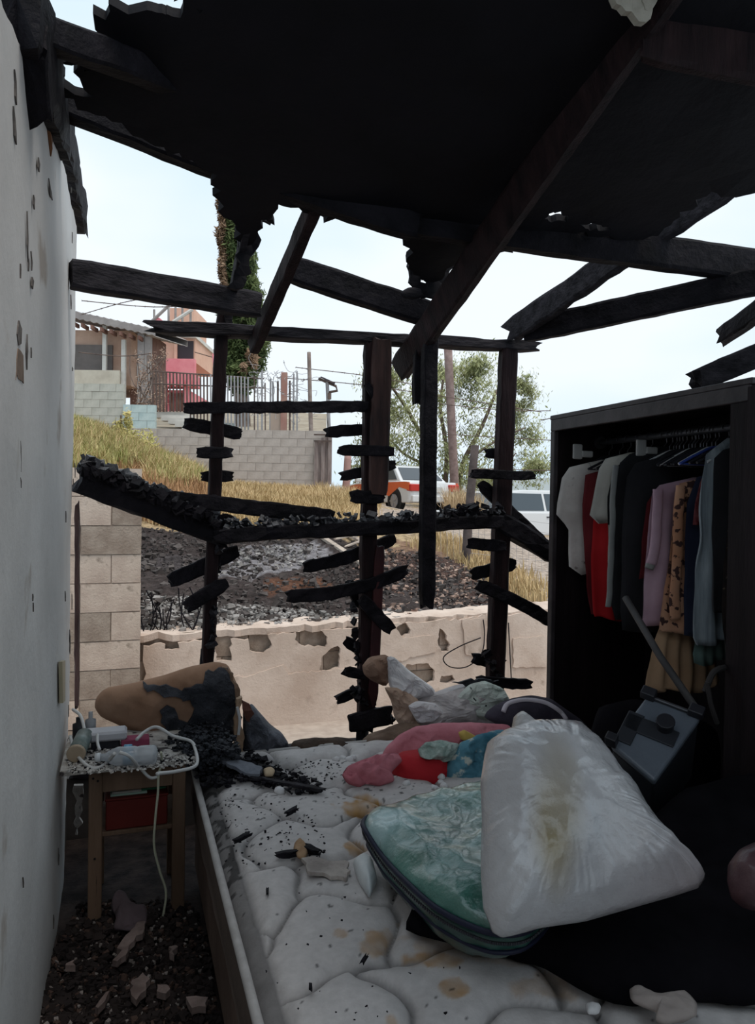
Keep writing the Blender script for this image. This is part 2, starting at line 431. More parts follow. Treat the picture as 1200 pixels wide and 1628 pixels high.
# middle rail with curled charcoal on top, and the sagging rail at the left
wbeam('rail', (340, 852), (800, 828), 22, .09, char, Y=YB-.06, rough=.009, label='charred rail')
wbeam('rail', (126, 762), (350, 845), 44, .08, char, Y=YB-.02, rough=.014, ragged=(.02, .06), label='sagging charred rail')
wbeam('rail', (790, 826), (880, 882), 30, .07, char, Y=YB-.02, rough=.012)
def chips(pa, pb, n, hgt, Y, parent, sz=(.01, .03), m=char, dy=.04):
    g = G()
    for i in range(n):
        f = random.random(); u = pa[0]+(pb[0]-pa[0])*f; v = pa[1]+(pb[1]-pa[1])*f
        p = P(u, v, 'Y', Y+random.uniform(-dy, dy)); p.z += random.random()**2*hgt
        R = Matrix.Rotation(random.uniform(0, 6.28), 3, Vector((random.gauss(0, 1), random.gauss(0, 1), random.gauss(0, 1))).normalized())
        s = random.uniform(*sz); g.box(p, (s, s*random.uniform(.6, 1.4), s*random.uniform(.15, .7)), R, s*.15)
    return g.obj('char_chips', m, parent, kind='stuff')
shine = mat('shiny_charcoal', (.02, .02, .024), (.07, .07, .08), 25, .4, .6, 60, .5)
chips((350, 842), (795, 820), 420, .045, YB-.06, wb, m=shine)
chips((130, 742), (345, 830), 340, .05, YB-.02, wb, (.015, .045), m=shine)
chips((130, 748), (345, 835), 200, .04, YB-.05, wb, (.02, .05), m=char)
chips((700, 820), (798, 816), 60, .05, YB-.06, wb, (.015, .045))
# remains of the siding slats: (start, end, thickness in the photo)
slats = [((295, 649), (583, 646), 15, {}), ((294, 673), (382, 690), 17, {}), ((315, 719), (368, 720), 15, {}), ((322, 757), (368, 758), 15, {}),
         ((268, 792), (530, 822), 21, {}), ((270, 925), (377, 876), 21, {}), ((297, 965), (358, 926), 20, {}),
         ((519, 688), (583, 682), 15, {}), ((538, 716), (625, 718), 14, {}), ((543, 757), (627, 739), 13, {}), ((558, 789), (610, 791), 18, {}),
         ((483, 902), (627, 856), 17, dict(bow=.02)), ((457, 948), (646, 906), 18, dict(bow=.035)), ((555, 925), (575, 965), 17, {}), ((575, 952), (622, 1002), 18, {}),
         ((550, 1018), (575, 1036), 15, {}), ((547, 1066), (580, 1074), 14, {}), ((536, 1112), (580, 1094), 13, {}), ((556, 1150), (622, 1136), 26, {}),
         ((772, 720), (812, 723), 13, {}), ((749, 753), (848, 756), 12, {}), ((764, 770), (872, 872), 17, {}), ((745, 864), (803, 868), 15, {}),
         ((750, 914), (818, 896), 17, {}), ((760, 930), (874, 988), 17, dict(bow=-.015)), ((752, 1046), (800, 1056), 15, {}), ((758, 1083), (843, 1088), 14, {}),
         ((352, 822), (372, 828), 12, {}), ((602, 640), (584, 612), 9, {})]
for i, (a, b, px, k) in enumerate(slats):
    slab(a, b, px+3, Y=YB-.055-(i % 3)*.01 if i % 2 == 0 else YB+.05, **k)
# charred crust on the posts
for (a, b) in (((560, 960), (578, 1150)), ((556, 1100), (625, 1150)), ((770, 1040), (800, 1090)), ((350, 850), (335, 1040))):
    chips(a, b, 46, .03, YB-.02, wb, (.012, .035), m=char, dy=.04)

# ================================================================== ROOF
# roof plane falls towards the burnt wall
RS = .27
def roofZ(y): return 2.40+RS*(YB-y)
RP = (Vector((0, YB, 2.40)), Vector((0, RS, 1)).normalized())
outline = [(100, 150), (345, 272), (350, 330), (372, 345), (382, 392), (408, 370), (415, 345), (432, 355), (441, 318), (505, 335), (520, 348), (560, 340), (643, 372), (650, 420), (668, 440),
           (700, 440), (740, 400), (800, 395), (860, 366), (1000, 376), (1044, 372), (1128, 300), (1160, 306), (1215, 298), (1500, 320)]
poly = pix(outline, 'PL', RP)
far_r = poly[-1]
poly += [Vector((2.80, far_r.y-.3, roofZ(far_r.y-.3))), Vector((2.80, -1.7, roofZ(-1.7))), Vector((.75, -1.7, roofZ(-1.7))), Vector((.6, .2, roofZ(.2))), Vector((.42, 1.1, roofZ(1.1)))]  # unseen near-left corner left open, shaped for light on wall and bed
poly += pix([(330, -60), (298, 5), (305, 35), (318, 60), (345, 62), (350, 66)], 'PL', RP) if False else []
poly += pix([(290, -80), (300, -10), (228, 8), (180, -3), (168, 22), (148, 16), (150, 40), (172, 62), (172, 68), (150, 72), (90, 92)], 'PL', RP)
# tidy: the strip between the two gaps at the left wall
holes = [pix(h, 'PL', RP) for h in ([(222, -2), (250, -14), (288, -12), (286, 20), (262, 14)], [(93, 92), (145, 108), (118, 110), (128, 128), (150, 148), (130, 146), (92, 126)],
        [(864, 342), (878, 330), (902, 338), (900, 348), (872, 346)], [(920, 352), (945, 350), (972, 358), (955, 362), (925, 357)], [(310, 4), (324, 6), (320, 14)])]
pf = poly
ceil = plate('ceiling', pf, .03, roofm, ragged=.012, step=.025, holes3=holes, res=.16, crumple=.008, cs=5, nrm=(0, 0, -1))
tag(ceil, None, kind='structure')
def hang(pl, Y, th=.02, **k):
    return plate('hanging_felt', pix(pl, 'Y', Y), th, roofm, ceil, ragged=.008, step=.02, res=.05, crumple=.03, cs=9, **k)
hang([(343, 275), (348, 325), (362, 335), (374, 352), (380, 400), (372, 440), (364, 455), (385, 462), (405, 400), (412, 348), (431, 357), (440, 330), (442, 300)], 3.0, label='scorched roofing felt hanging in rags')
hang([(638, 360), (645, 378), (652, 372), (648, 400), (650, 430), (657, 455), (672, 475), (700, 470), (712, 440), (760, 380), (740, 350)], 3.1, holes3=[pix([(667, 446), (683, 441), (682, 444), (668, 449)], 'Y', 3.1), pix([(703, 458), (707, 459), (706, 466), (702, 466)], 'Y', 3.1)])
pill('hanging_felt', pix([(635, 465), (650, 456), (675, 458), (680, 470), (660, 476), (640, 474)], 'Y', 3.1), .01, .01, char_grey, ceil, nr=4, na=20)
hang([(505, 330), (560, 330), (545, 345), (520, 348)], 2.8)
RPu = (RP[0]+Vector((0, 0, .10)), RP[1])
# long timbers of the roof
def rbeam(name, a, b, px, dp, m=char, label=None, **k):
    p0 = P(*a); p1 = P(*b); h = px/F*(UV(p0)[2]+UV(p1)[2])/2
    if isinstance(px, tuple): pass
    return beam(name, p0, p1, dp, h, m, ceil, label=label, **k)
rbeam('rafter', (636, 588, 'Y', 3.52), (1200, -230, 'X', 1.36), 54, .05, char_warm, up=(-.3, 0, 1), ragged=(.02, .01), label='scorched rafter running to the middle post')
rbeam('rafter', (403, 552, 'Y', 3.46), (560, 185, 'PL', RPu), 34, .045, char_warm, ragged=(.01, .01), label='narrow scorched rafter above the left stud')
rbeam('rafter', (371, 458, 'Y', 3.2), (415, 250, 'PL', RPu), 22, .03, char_grey, ragged=(.01, .01), label='short ashy rafter over the cypress')
rbeam('rafter', (812, 528, 'Y', 3.40), (1165, 285, 'PL', RPu), 42, .05, char_grey, rough=.010, ragged=(.03, .01), label='ashy rafter running to the wardrobe side')
rbeam('beam', (113, 436, 'X', XL+.01), (410, 486, 'Y', 3.26), 43, .07, char_grey, ragged=(.005, .006), label='thick grey charred beam from the left wall')
rbeam('beam', (462, 428, 'Y', 3.30), (694, 504, 'Y', 3.24), 40, .07, char, ragged=(.005, .006), label='black beam between two rafters')
rbeam('purlin', (64, 50, 'X', XL+.01), (330, 150, 'PL', RPu), 42, .06, char, ragged=(.01, .01))
rbeam('purlin', (84, 156, 'X', XL-.01), (345, 263, 'Y', 2.68), 44, .06, char, ragged=(.01, .01))
rbeam('purlin', (345, 258, 'Y', 2.68), (660, 362, 'Y', 2.68), 44, .07, char)
rbeam('purlin', (640, 345, 'Y', 2.72), (1230, 428, 'Y', 2.62), 52, .07, char, label='long black purlin above the wardrobe')
rbeam('beam', (836, 526, 'Y', 3.34), (1230, 442, 'X', 2.62), 40, .05, char, label='black beam slanting to the right wall')
rbeam('rafter', (1147, 536, 'Y', 2.9), (1262, 452, 'X', 2.66), 30, .05, char, rough=.01, ragged=(.03, .01))
rbeam('rafter', (1106, 606, 'Y', 2.4), (1330, 512, 'X', 2.66), 37, .08, char_grey, rough=.006, ragged=(.02, .01), label='charred beam end resting over the wardrobe')
rbeam('purlin', (1020, 42, 'Y', 1.75), (1260, 92, 'Y', 1.70), 110, .03, char_warm, label='dark brown board near the top right')
for (x_, y_, z_) in ((2.82, 2.62, 2.62), (2.82, 2.45, 2.45), (2.82, 1.2, 2.95), (2.82, -.6, 3.45)): beam('stud', (x_, y_, 0), (x_, y_, z_), .08, .06, char, wr, up=(0, 1, 0))
plast = mat('broken_plaster', (.30, .27, .22), (.42, .38, .32), 14, .9, .5, 30)
for pl in ([(966, -25), (976, 8), (1000, 22), (1012, 38), (1024, 39), (1052, -25)], [(1010, -20), (1048, -8), (1034, 18), (1020, 22)]):
    plate('plaster_piece', pix(pl, 'Y', 1.66), .02, plast, ceil, ragged=.004, step=.015, crumple=.01, cs=20, label='pale broken plaster piece')
# ================================================================== OUTSIDE
YW = 5.7
# ground control points: pixel u, v, distance
CP = [(-60, 1025, 5.35), (230, 1018, 5.45), (450, 1003, 5.8), (650, 988, 6.15), (870, 973, 6.6), (1300, 960, 7.5),
      (230, 900, 7.0), (230, 840, 8.5), (230, 785, 11), (60, 690, 14), (130, 700, 14), (250, 745, 14), (350, 775, 15.5), (130, 680, 17.5), (-60, 660, 17.5), (350, 772, 17.6), (450, 778, 17.6), (520, 782, 17.8),
      (400, 850, 9.5), (400, 900, 7.6), (400, 812, 12), (520, 852, 9.5), (520, 812, 13), (520, 900, 7.8), (640, 870, 9.5), (640, 920, 7.8), (640, 832, 14), (640, 813, 22.5), (590, 808, 24), (560, 800, 20), (700, 812, 26),
      (760, 850, 13), (760, 900, 9.3), (740, 822, 20), (850, 905, 10), (850, 925, 8.5), (850, 868, 16), (850, 866, 22), (1000, 905, 10), (1000, 872, 20), (1300, 900, 12), (1300, 870, 22),
      (640, 800, 40), (760, 800, 40), (900, 800, 40), (1300, 805, 50), (560, 790, 40), (500, 790, 30), (700, 795, 70), (1100, 797, 80), (300, 790, 30)]
def sl_(u, v, d):
    p = P(u, v, 'D', d); q = p
    s = (p.x*_r0.x+p.y*_r0.y); dd = (p.x*_f.x+p.y*_f.y); return s/dd, math.log(dd), p.z
cp = np.array([sl_(*c) for c in CP]); cp[:, 1] *= .55
def tpsfit(C, lam=.004):
    n = len(C); d = np.sqrt(((C[:, None, :2]-C[None, :, :2])**2).sum(-1)); K = np.where(d > 0, d*d*np.log(d+1e-9), 0)+lam*np.eye(n)
    Pm = np.c_[np.ones(n), C[:, :2]]; A = np.zeros((n+3, n+3)); A[:n, :n] = K; A[:n, n:] = Pm; A[n:, :n] = Pm.T
    return np.linalg.solve(A, np.r_[C[:, 2], 0, 0, 0])
WT = tpsfit(cp)
def hgt(x, y):
    x = np.atleast_1d(np.asarray(x, float)); y = np.atleast_1d(np.asarray(y, float))
    dd = np.maximum(1.0, x*_f.x+y*_f.y); s = (x*_r0.x+y*_r0.y)/dd; L = np.log(dd)*.55
    s = np.clip(s, -.62, .62); L = np.clip(L, .8, math.log(80)*.55)
    d = np.sqrt((s[:, None]-cp[None, :, 0])**2+(L[:, None]-cp[None, :, 1])**2)
    return (np.where(d > 0, d*d*np.log(d+1e-9), 0) @ WT[:-3])+WT[-3]+WT[-2]*s+WT[-1]*L
def ground_z(x, y): return float(hgt(x, y)[0])
def inpoly(u, v, pl):
    c = False; j = len(pl)-1
    for i in range(len(pl)):
        if (pl[i][1] > v) != (pl[j][1] > v) and u < (pl[j][0]-pl[i][0])*(v-pl[i][1])/(pl[j][1]-pl[i][1])+pl[i][0]: c = not c
        j = i
    return c
burnt = [(60, 1100), (60, 845), (240, 838), (330, 842), (420, 852), (530, 852), (600, 872), (680, 878), (730, 892), (765, 925), (860, 968), (900, 990), (900, 1100)]
ashy = [(330, 880), (400, 862), (500, 865), (520, 885), (470, 905), (400, 925), (340, 915)]
road = [(900, 1000), (850, 945), (790, 905), (720, 870), (690, 850), (620, 835), (560, 806), (620, 800), (760, 806), (800, 850), (2000, 850), (2000, 1000)]
rust = [(425, 925), (520, 910), (530, 940), (430, 950)]
leaf = [(590, 865), (700, 855), (790, 910), (860, 975), (760, 965), (690, 900), (600, 890)]
def ground():
    NS, ND = 260, 230; ss = np.linspace(-.66, .72, NS); V = []; Cc = []
    d0 = YW+.05
    for j in range(ND):
        t = (j/(ND-1)); 
        for i, s in enumerate(ss):
            dn = d0/(_f.y/math.cos(_p)+s*_r0.y); dd = dn*math.exp(t*math.log(75/5.7))
            V.append((_f.x/math.cos(_p)*dd+s*dd*_r0.x, _f.y/math.cos(_p)*dd+s*dd*_r0.y))
    A = np.array(V); Z = hgt(A[:, 0], A[:, 1]); out = []
    for (x, y), z in zip(A, Z):
        e = frac((x, y, 0), 1.1, 3, 3)*.05+abs(N3((x, y, 0), 5))*.05+abs(N3((x, y, 0), 13))*.03
        u, v, dd = UV((x, y, z)); v2 = v+12*N3((x, y, 0), 1.5); u2 = u+25*N3((x, y, 0), 1.2, 5)
        if inpoly(u2, v2, burnt):
            c = Vector((.065, .052, .049)); k = N3((x, y, 0), 1.3, 8)
            if inpoly(u2, v2, ashy): c = Vector((.26, .25, .26))
            elif inpoly(u2, v2, rust): c = Vector((.14, .07, .045))
            elif inpoly(u2, v2, leaf): c = Vector((.10, .065, .055))
            elif u2 < 420 and v2 > 960: c = Vector((.24, .23, .22))
            elif k > .25: c = Vector((.08, .07, .07))
        elif inpoly(u2, v2, road): c = Vector((.50, .42, .35)); e *= .35
        elif inpoly(u2, v2, leaf): c = Vector((.28, .18, .12))
        else: c = Vector((.46, .35, .21))
        Cc.append(c); out.append((x, y, z+e-.03))
    Fc = []
    for j in range(ND-1):
        for i in range(NS-1):
            a = j*NS+i; Fc.append((a, a+1, a+NS+1, a+NS))
    m = mat('hillside', (.35, .33, .32), (1.45, 1.4, 1.4), 13, .95, 1, 24, .1, attr='soil', lo=.3, hi=.72, detail=10, bdist=.05)
    me = mesh('ground', out, Fc, m, True); at = me.color_attributes.new('soil', 'FLOAT_COLOR', 'POINT')
    at.data.foreach_set('color', np.array([(*c, 1) for c in Cc]).ravel())
    o = link('ground', me); tag(o, None, kind='structure'); return o
ground()
# yard between the house and the retaining wall, and the soil under everything
g = G(); g.box((3.5, 4.6, -.35), (14, 2.3, .2)); o = g.obj('ground', mortar); tag(o, None, kind='structure')
# ---- loose stones, ash lumps and clods on the burnt slope (too many to count)
def scatter(name, n, reg, size, m, label, cat, lift=0, flat=(.3, .9), dist=(6, 15)):
    g = G(); k = 0
    xs = [c[0] for c in reg]; ys = [c[1] for c in reg]; tries = 0
    while k < n and tries < n*30:
        tries += 1
        s0 = (min(xs)-600)/F; s1 = (max(xs)-600)/F
        s = random.uniform(s0, s1); dd = math.exp(random.uniform(math.log(dist[0]), math.log(dist[1])))
        x = _f.x*dd+s*dd*_r0.x; y = _f.y*dd+s*dd*_r0.y
        if y < YW+.08: continue
        z = ground_z(x, y); u, v, _ = UV((x, y, z))
        if not inpoly(u, v, reg): continue
        sz = random.uniform(*size)*(.6+random.random()**3*1.6)
        R = Matrix.Rotation(random.uniform(0, 6.28), 3, 'Z') @ Matrix.Rotation(random.gauss(0, .4), 3, 'X')
        g.box((x, y, z+sz*.2+lift), (sz, sz*random.uniform(.5, 1.2), sz*random.uniform(*flat)), R, sz*.2); k += 1
    o = g.obj(name, m); tag(o, label, cat, kind='stuff'); return o
stone_w = mat('pale_stone', (.15, .14, .13), (.38, .35, .33), 3, .95); stone_d = mat('dark_stone', (.035, .028, .026), (.12, .10, .092), 3, .95)
scatter('pebbles', 1500, [(225, 1020), (225, 940), (345, 960), (560, 975), (870, 960), (870, 985), (450, 1005)], (.010, .028), stone_w, 'pale ashy stones strewn along the retaining wall top', 'stones', dist=(5.6, 8))
scatter('clods', 3600, [(225, 1000), (225, 840), (530, 855), (720, 890), (860, 975), (600, 990)], (.010, .034), stone_d, 'dark burnt clods and charcoal on the slope', 'rubble', dist=(5.6, 11))
scatter('pebbles', 900, [(560, 985), (560, 870), (720, 890), (860, 965)], (.010, .03), mat('leaf_litter', (.22, .13, .10), (.42, .30, .24), 3, .9), 'reddish brown litter scattered on the right slope', 'litter', dist=(6, 11))
scatter('pebbles', 300, [(340, 920), (380, 870), (500, 865), (480, 900)], (.012, .03), stone_w, 'white ash lumps below the middle rail', 'ash', dist=(7, 11))
# ---- grass
def grass(name, n, reg, hgt_, dist, m, label, w=.02, lean=.5):
    V = []; Fc = []; k = 0; tries = 0; xs = [c[0] for c in reg]
    while k < n and tries < n*40:
        tries += 1
        s = (random.uniform(min(xs), max(xs))-600)/F; dd = random.uniform(*dist); x = _f.x*dd+s*dd*_r0.x; y = _f.y*dd+s*dd*_r0.y
        if y < YW+.1: continue
        z = ground_z(x, y); u, v, _ = UV((x, y, z))
        if not inpoly(u, v, reg): continue
        for b in range(5):
            h = random.uniform(*hgt_); a = random.uniform(0, 6.28); l = random.uniform(0, lean)*h
            bx = x+random.gauss(0, .06); by = y+random.gauss(0, .06)
            tip = (bx+math.cos(a)*l, by+math.sin(a)*l, z+h); c, s2 = math.cos(a+1.57)*w, math.sin(a+1.57)*w
            mid = (bx+math.cos(a)*l*.35, by+math.sin(a)*l*.35, z+h*.6)
            i = len(V); V += [(bx-c, by-s2, z-.03), (bx+c, by+s2, z-.03), (mid[0]+c*.7, mid[1]+s2*.7, mid[2]), (mid[0]-c*.7, mid[1]-s2*.7, mid[2]), tip]
            Fc += [(i, i+1, i+2, i+3), (i+3, i+2, i+4)]
        k += 1
    o = obj(name, V, Fc, m); tag(o, label, 'grass', kind='stuff'); return o
g_green = mat('green_grass', (.30, .30, .09), (.62, .54, .26), 2.6, .9); g_dry = mat('dry_grass', (.42, .30, .14), (.68, .50, .28), 1.5, .9); g_rust = mat('rusty_grass', (.30, .16, .08), (.48, .28, .14), 2, .9)
grass('green_grass', 6500, [(60, 745), (60, 675), (200, 680), (260, 715), (320, 765), (330, 785), (250, 790), (225, 745)], (.10, .36), (11, 17.4), g_green, 'tall yellow green weeds growing before the grey block wall', w=.009, lean=.8)
grass('dry_grass', 1100, [(60, 745), (60, 690), (200, 690), (260, 725), (320, 765), (330, 785), (250, 790), (225, 745)], (.15, .45), (11, 17), g_dry, 'straw coloured stalks mixed into the yellow green weeds', w=.008, lean=.8)
grass('weeds', 500, [(170, 745), (190, 700), (250, 720), (320, 770), (330, 790), (250, 795)], (.1, .3), (11, 16), g_rust, 'rust brown weeds mixed into the yellow green weeds', w=.008, lean=.9)
grass('dry_grass', 6000, [(225, 842), (225, 760), (330, 775), (520, 775), (600, 800), (590, 822), (530, 850)], (.06, .22), (9, 17.5), g_dry, 'dry straw coloured grass at the foot of the grey block wall', w=.007, lean=.9)
grass('dry_grass', 500, [(650, 870), (690, 870), (760, 915), (830, 960), (870, 985), (860, 930), (760, 870), (700, 850)], (.04, .15), (7, 13), g_dry, 'dry grass fringing the lower dirt road', w=.008)
grass('dry_grass', 900, [(712, 830), (712, 800), (790, 800), (790, 838)], (.3, .9), (17, 26), mat('bush_dry', (.40, .27, .15), (.55, .42, .26), 1, .9), 'tall dry weeds beside the car near the pole', w=.010, lean=.8)
grass('weeds', 260, [(225, 840), (225, 780), (330, 790), (330, 840)], (.2, .4), (9, 14), g_rust, 'reddish weeds above the burnt slope', w=.012)
grass('weeds', 350, [(500, 815), (500, 760), (600, 775), (600, 820)], (.12, .36), (14, 17.6), g_dry, 'tall dry weeds beside the plank gate', w=.007, lean=.9)
# small burnt saplings at the wall top left
g = G()
for u, v, h in ((233, 1022, .45), (268, 1018, .35), (312, 1010, .5), (300, 1016, .4), (248, 1018, .3)):
    p = P(u, v, 'Y', YW+.1)
    for k in range(3):
        q = p+Vector((random.gauss(0, .08), .02, h*random.uniform(.6, 1))); g.tube(smooth_path([p, p.lerp(q, .5)+Vector((random.gauss(0, .04), 0, 0)), q], 3), .005, 5)
o = g.obj('twig', char); tag(o, 'thin charred twigs sticking up on the retaining wall', 'twigs', kind='stuff')

# ---- retaining wall: individual blocks under flaking render
def block_wall(name, origin, du, nb, nrow, bw, bh, depth, m, label, cat, j=.006, skip=None, mm=None, off0=0, topfn=None, mdepth=.012, mort=None):
    """blocks as separate parts in front of a recessed mortar bed"""
    o_ = Vector(origin); du = Vector(du).normalized(); dn = Vector((-du.y, du.x, 0))
    t = thing(name, o_, label, cat); R = Matrix((du, dn, Vector((0, 0, 1)))).transposed()
    g = G(); L = nb*bw
    g.box(o_+du*L/2+dn*(depth/2+mdepth*.5)+Vector((0, 0, nrow*bh/2-.005)), (L-.01, depth-mdepth, nrow*bh-.012), R); g.obj('mortar_bed', mort or mortar, t)
    vs = []
    for k in range(5):
        gg = G(); gg.box((0, 0, 0), (bw-.007, depth, bh-.007), None, j*.3); vs.append([mesh('block', gg.V, gg.F, x) for x in (mm or [m])])
        gg = G(); gg.box((0, 0, 0), (bw*.5-.007, depth, bh-.007), None, j*.3); vs[-1] += [mesh('block', gg.V, gg.F, x) for x in (mm or [m])]
    nm = len(mm or [m])
    for r in range(nrow):
        x = 0; first = True
        while x < L-.01:
            half = first and (r+off0) % 2 == 1
            wdt = bw*.5 if half or L-x < bw*.75 else bw
            first = False
            c = o_+du*(x+wdt/2)+dn*(depth/2+random.uniform(-j, j))+Vector((0, 0, (r+.5)*bh))
            x += wdt
            if topfn and not topfn(c, r): continue
            me = random.choice(vs)[(nm if wdt < bw*.9 else 0)+random.randrange(nm)]
            b = bpy.data.objects.new('block', me); COL.objects.link(b); b.parent = t
            b.matrix_parent_inverse = t.matrix_basis.inverted()
            b.matrix_basis = Matrix.Translation(c) @ R.to_4x4() @ Matrix.Rotation(random.uniform(-.006, .006), 4, 'Z')
    return t
lowL = P(222, 1019, 'Y', YW); lowR = P(900, 973, 'Y', YW)
du = Vector((lowR.x-lowL.x, 0, 0)).normalized()
ztop = (lowL.z+lowR.z)/2
rw = block_wall('retaining_wall', (lowL.x+.0, YW+.03, ztop-1.0), (1, 0, 0), 11, 5, .4, .2, .18, concrete_d, 'long low retaining wall with flaking beige render below the burnt slope', 'wall', mm=[concrete_d, concrete])
# render coat with the places where it has fallen off
ho = [[(630, 996), (645, 990), (652, 1002), (640, 1012), (630, 1008)], [(698, 998), (706, 1005), (714, 1025), (712, 1035), (700, 1035), (694, 1022)],
      [(645, 1056), (680, 1054), (690, 1066), (688, 1082), (670, 1088), (640, 1066)], [(700, 1074), (718, 1072), (722, 1080), (712, 1086), (698, 1084)],
      [(470, 1004), (505, 998), (520, 1012), (516, 1028), (480, 1026), (468, 1016)], [(512, 1042), (530, 1028), (540, 1030), (538, 1060), (520, 1066), (508, 1066)],
      [(395, 1010), (425, 1008), (432, 1025), (418, 1038), (396, 1034)], [(340, 1015), (366, 1014), (368, 1050), (345, 1050)], [(262, 1020), (282, 1018), (285, 1030), (262, 1032)]]
ro = [(228, 1026), (300, 1020), (380, 1016), (450, 1006), (560, 999), (640, 992), (700, 985), (780, 979), (870, 974), (980, 968), (980, 1290), (228, 1290), (232, 1150), (222, 1100), (232, 1070), (225, 1050)]
coat = plate('render_coat', pix(ro, 'Y', YW-.01), .035, render_m, rw, ragged=.008, step=.04, holes3=[pix(h, 'Y', YW-.01) for h in ho], res=.12, crumple=.006, cs=4, nrm=(0, -1, 0))
# second thin coat: flakes overlapping (edges visible as cracks)
for pl in ([(372, 1076), (392, 1076), (440, 1060), (450, 1056), (458, 1072), (520, 1066), (565, 1060), (565, 1180), (372, 1180)], [(590, 1000), (625, 992), (640, 1014), (690, 1010), (692, 1036), (640, 1050), (600, 1050)],
           [(815, 1015), (868, 1012), (868, 1060), (815, 1060)], [(735, 985), (770, 982), (772, 1040), (755, 1045), (740, 1040)]):
    plate('render_flake', pix(pl, 'Y', YW-.034), .014, render_m, rw, ragged=.006, step=.03, nrm=(0, -1, 0))
plate('wall_cap', [lowL+Vector((-.02, .0, .01)), lowR+Vector((0, 0, .01)), lowR+Vector((0, .26, .03)), lowL+Vector((-.02, .26, .03))], .05, render_m, rw, ragged=.012, step=.05, res=.12, crumple=.02, cs=5)
# loop of wire hanging on the wall
g = G(); g.tube(smooth_path(pix([(768, 985), (770, 1010), (765, 1040), (742, 1060), (715, 1060), (705, 1045), (730, 1028), (764, 1014)], 'Y', YW-.06), 6), .005, 6)
o = g.obj('wire_loop', char); tag(o, 'thin dark wire loop hanging on the retaining wall', 'wire')
g = G(); g.tube(pix([(808, 990), (813, 1085)], 'Y', YW-.05), .005, 6); o = g.obj('wire', char); tag(o, 'thin dark wire hanging straight down the retaining wall', 'wire')
# left pier of bare blocks
pz = P(225, 745, 'Y', YW-.25).z; pxr = P(225, 900, 'Y', YW-.25).x
pier = block_wall('block_pier', (pxr-1.6, YW-.25, pz-2.2), (1, 0, 0), 4, 11, .4, .2, .3, concrete, 'tall pier of tan concrete blocks beside the white wall', 'wall', mm=[concrete, concrete, concrete_d], j=.006, mort=concrete)

# ---- upper grey block wall on the hill
D1 = 18.0
a = P(525, 685, 'D', D1); dr = Vector((_r0.x, _r0.y, 0)).normalized()
def ug(c, r): return c.z > ground_z(c.x, c.y)-.3
upw = block_wall('hill_wall', a-dr*6.4+Vector((0, 0, -2.0)), dr, 16, 10, .4, .2, .15, concrete_g, 'wide grey block wall on the hill behind the dry grass', 'wall', topfn=ug, mm=[concrete_g], j=.003, mort=concrete_g, mdepth=.008)
g = G(); R_ = Matrix((dr, Vector((-dr.y, dr.x, 0)), Vector((0, 0, 1)))).transposed()
# upper terrace behind that wall
def terr():
    V = []; Fc = []; n = 14; k = 10
    for i in range(n):
        s = -.75+(.68)*i/(n-1)
        for j in range(k):
            dd = 18.25+(48-18.25)*(j/(k-1)); x = _f.x*dd+s*dd*_r0.x; y = _f.y*dd+s*dd*_r0.y
            z = 3.1+min(dd-18.2, 12)*.17+.05*N3((x, y, 0), 1); V.append((x, y, z))
    nb = len(V); V += [(v[0], v[1], 0) for v in V]
    for i in range(n-1):
        for j in range(k-1):
            a = i*k+j; Fc.append((a, a+k, a+k+1, a+1))
    for j in range(k-1):
        a = (n-1)*k+j; Fc.append((a, a+1, a+1+nb, a+nb)); a = j; Fc.append((a+1, a, a+nb, a+1+nb))
    for i in range(n-1):
        a = i*k; Fc.append((a, a+k, a+k+nb, a+nb))
    o = obj('ground', V, Fc, mat('terrace_soil', (.28, .23, .17), (.42, .36, .28), 2, .95)); tag(o, None, kind='structure')
terr()
# pale block walls of the terrace
blue_b = mat('pale_blue_block', (.36, .46, .46), (.54, .62, .60), 3, .9); pale_b = mat('pale_grey_block', (.38, .37, .32), (.52, .50, .44), 3, .9)
p = P(196, 712, 'D', 18.6); block_wall('terrace_wall', p-dr*2.0, dr, 5, 8, .4, .2, .15, pale_b, 'pale grey green block wall below the tan house', 'wall', mm=[pale_b], j=.004)
p = P(195, 694, 'D', 18.5); block_wall('terrace_wall', p, dr, 2, 4, .4, .2, .15, blue_b, 'small light blue painted block wall left of the railing', 'wall', mm=[blue_b], j=.004)
p = P(322, 690, 'D', 18.6); block_wall('terrace_wall', p, dr, 2, 2, .4, .14, .15, blue_b, 'low pale blue block course right of the pink house', 'wall', mm=[blue_b], j=.004)
# ---- box helper facing the camera: pixel rectangle at a distance
def pbox(g, u0, v0, u1, v1, D, depth, back=0):
    a = P(u0, v0, 'D', D); b = P(u1, v1, 'D', D); c = (a+b)/2; dn = Vector((-dr.y, dr.x, 0))
    ww = abs((b-a).dot(dr)); hh = abs((P((u0+u1)/2, v0, 'D', D)-P((u0+u1)/2, v1, 'D', D)).z)
    g.box(c+dn*(depth/2+back), (ww, depth, hh), R_); return g
def pb(name, rects, D, depth, m, parent, back=0, label=None):
    for r in rects:
        g = G(); pbox(g, *r, D, depth, back); g.obj(name, m, parent, label=label)
tan = mat('tan_wall', (.44, .27, .20), (.56, .38, .29), 1.2, .9); pinkm = mat('pink_wall', (.72, .21, .24), (.80, .29, .31), 1.5, .9); salmon = mat('salmon_wall', (.66, .38, .28), (.74, .47, .35), 1.2, .9)
darkm = mat('dark_opening', (.05, .04, .045), rough=.7); greyr = mat('corrugated_roof', (.24, .21, .20), (.36, .32, .30), 2, .8); whitep = mat('pale_post', (.55, .52, .48), (.68, .65, .6), 3, .8)
brownm = mat('brown_wall', (.14, .07, .055), (.24, .13, .10), 2, .9)
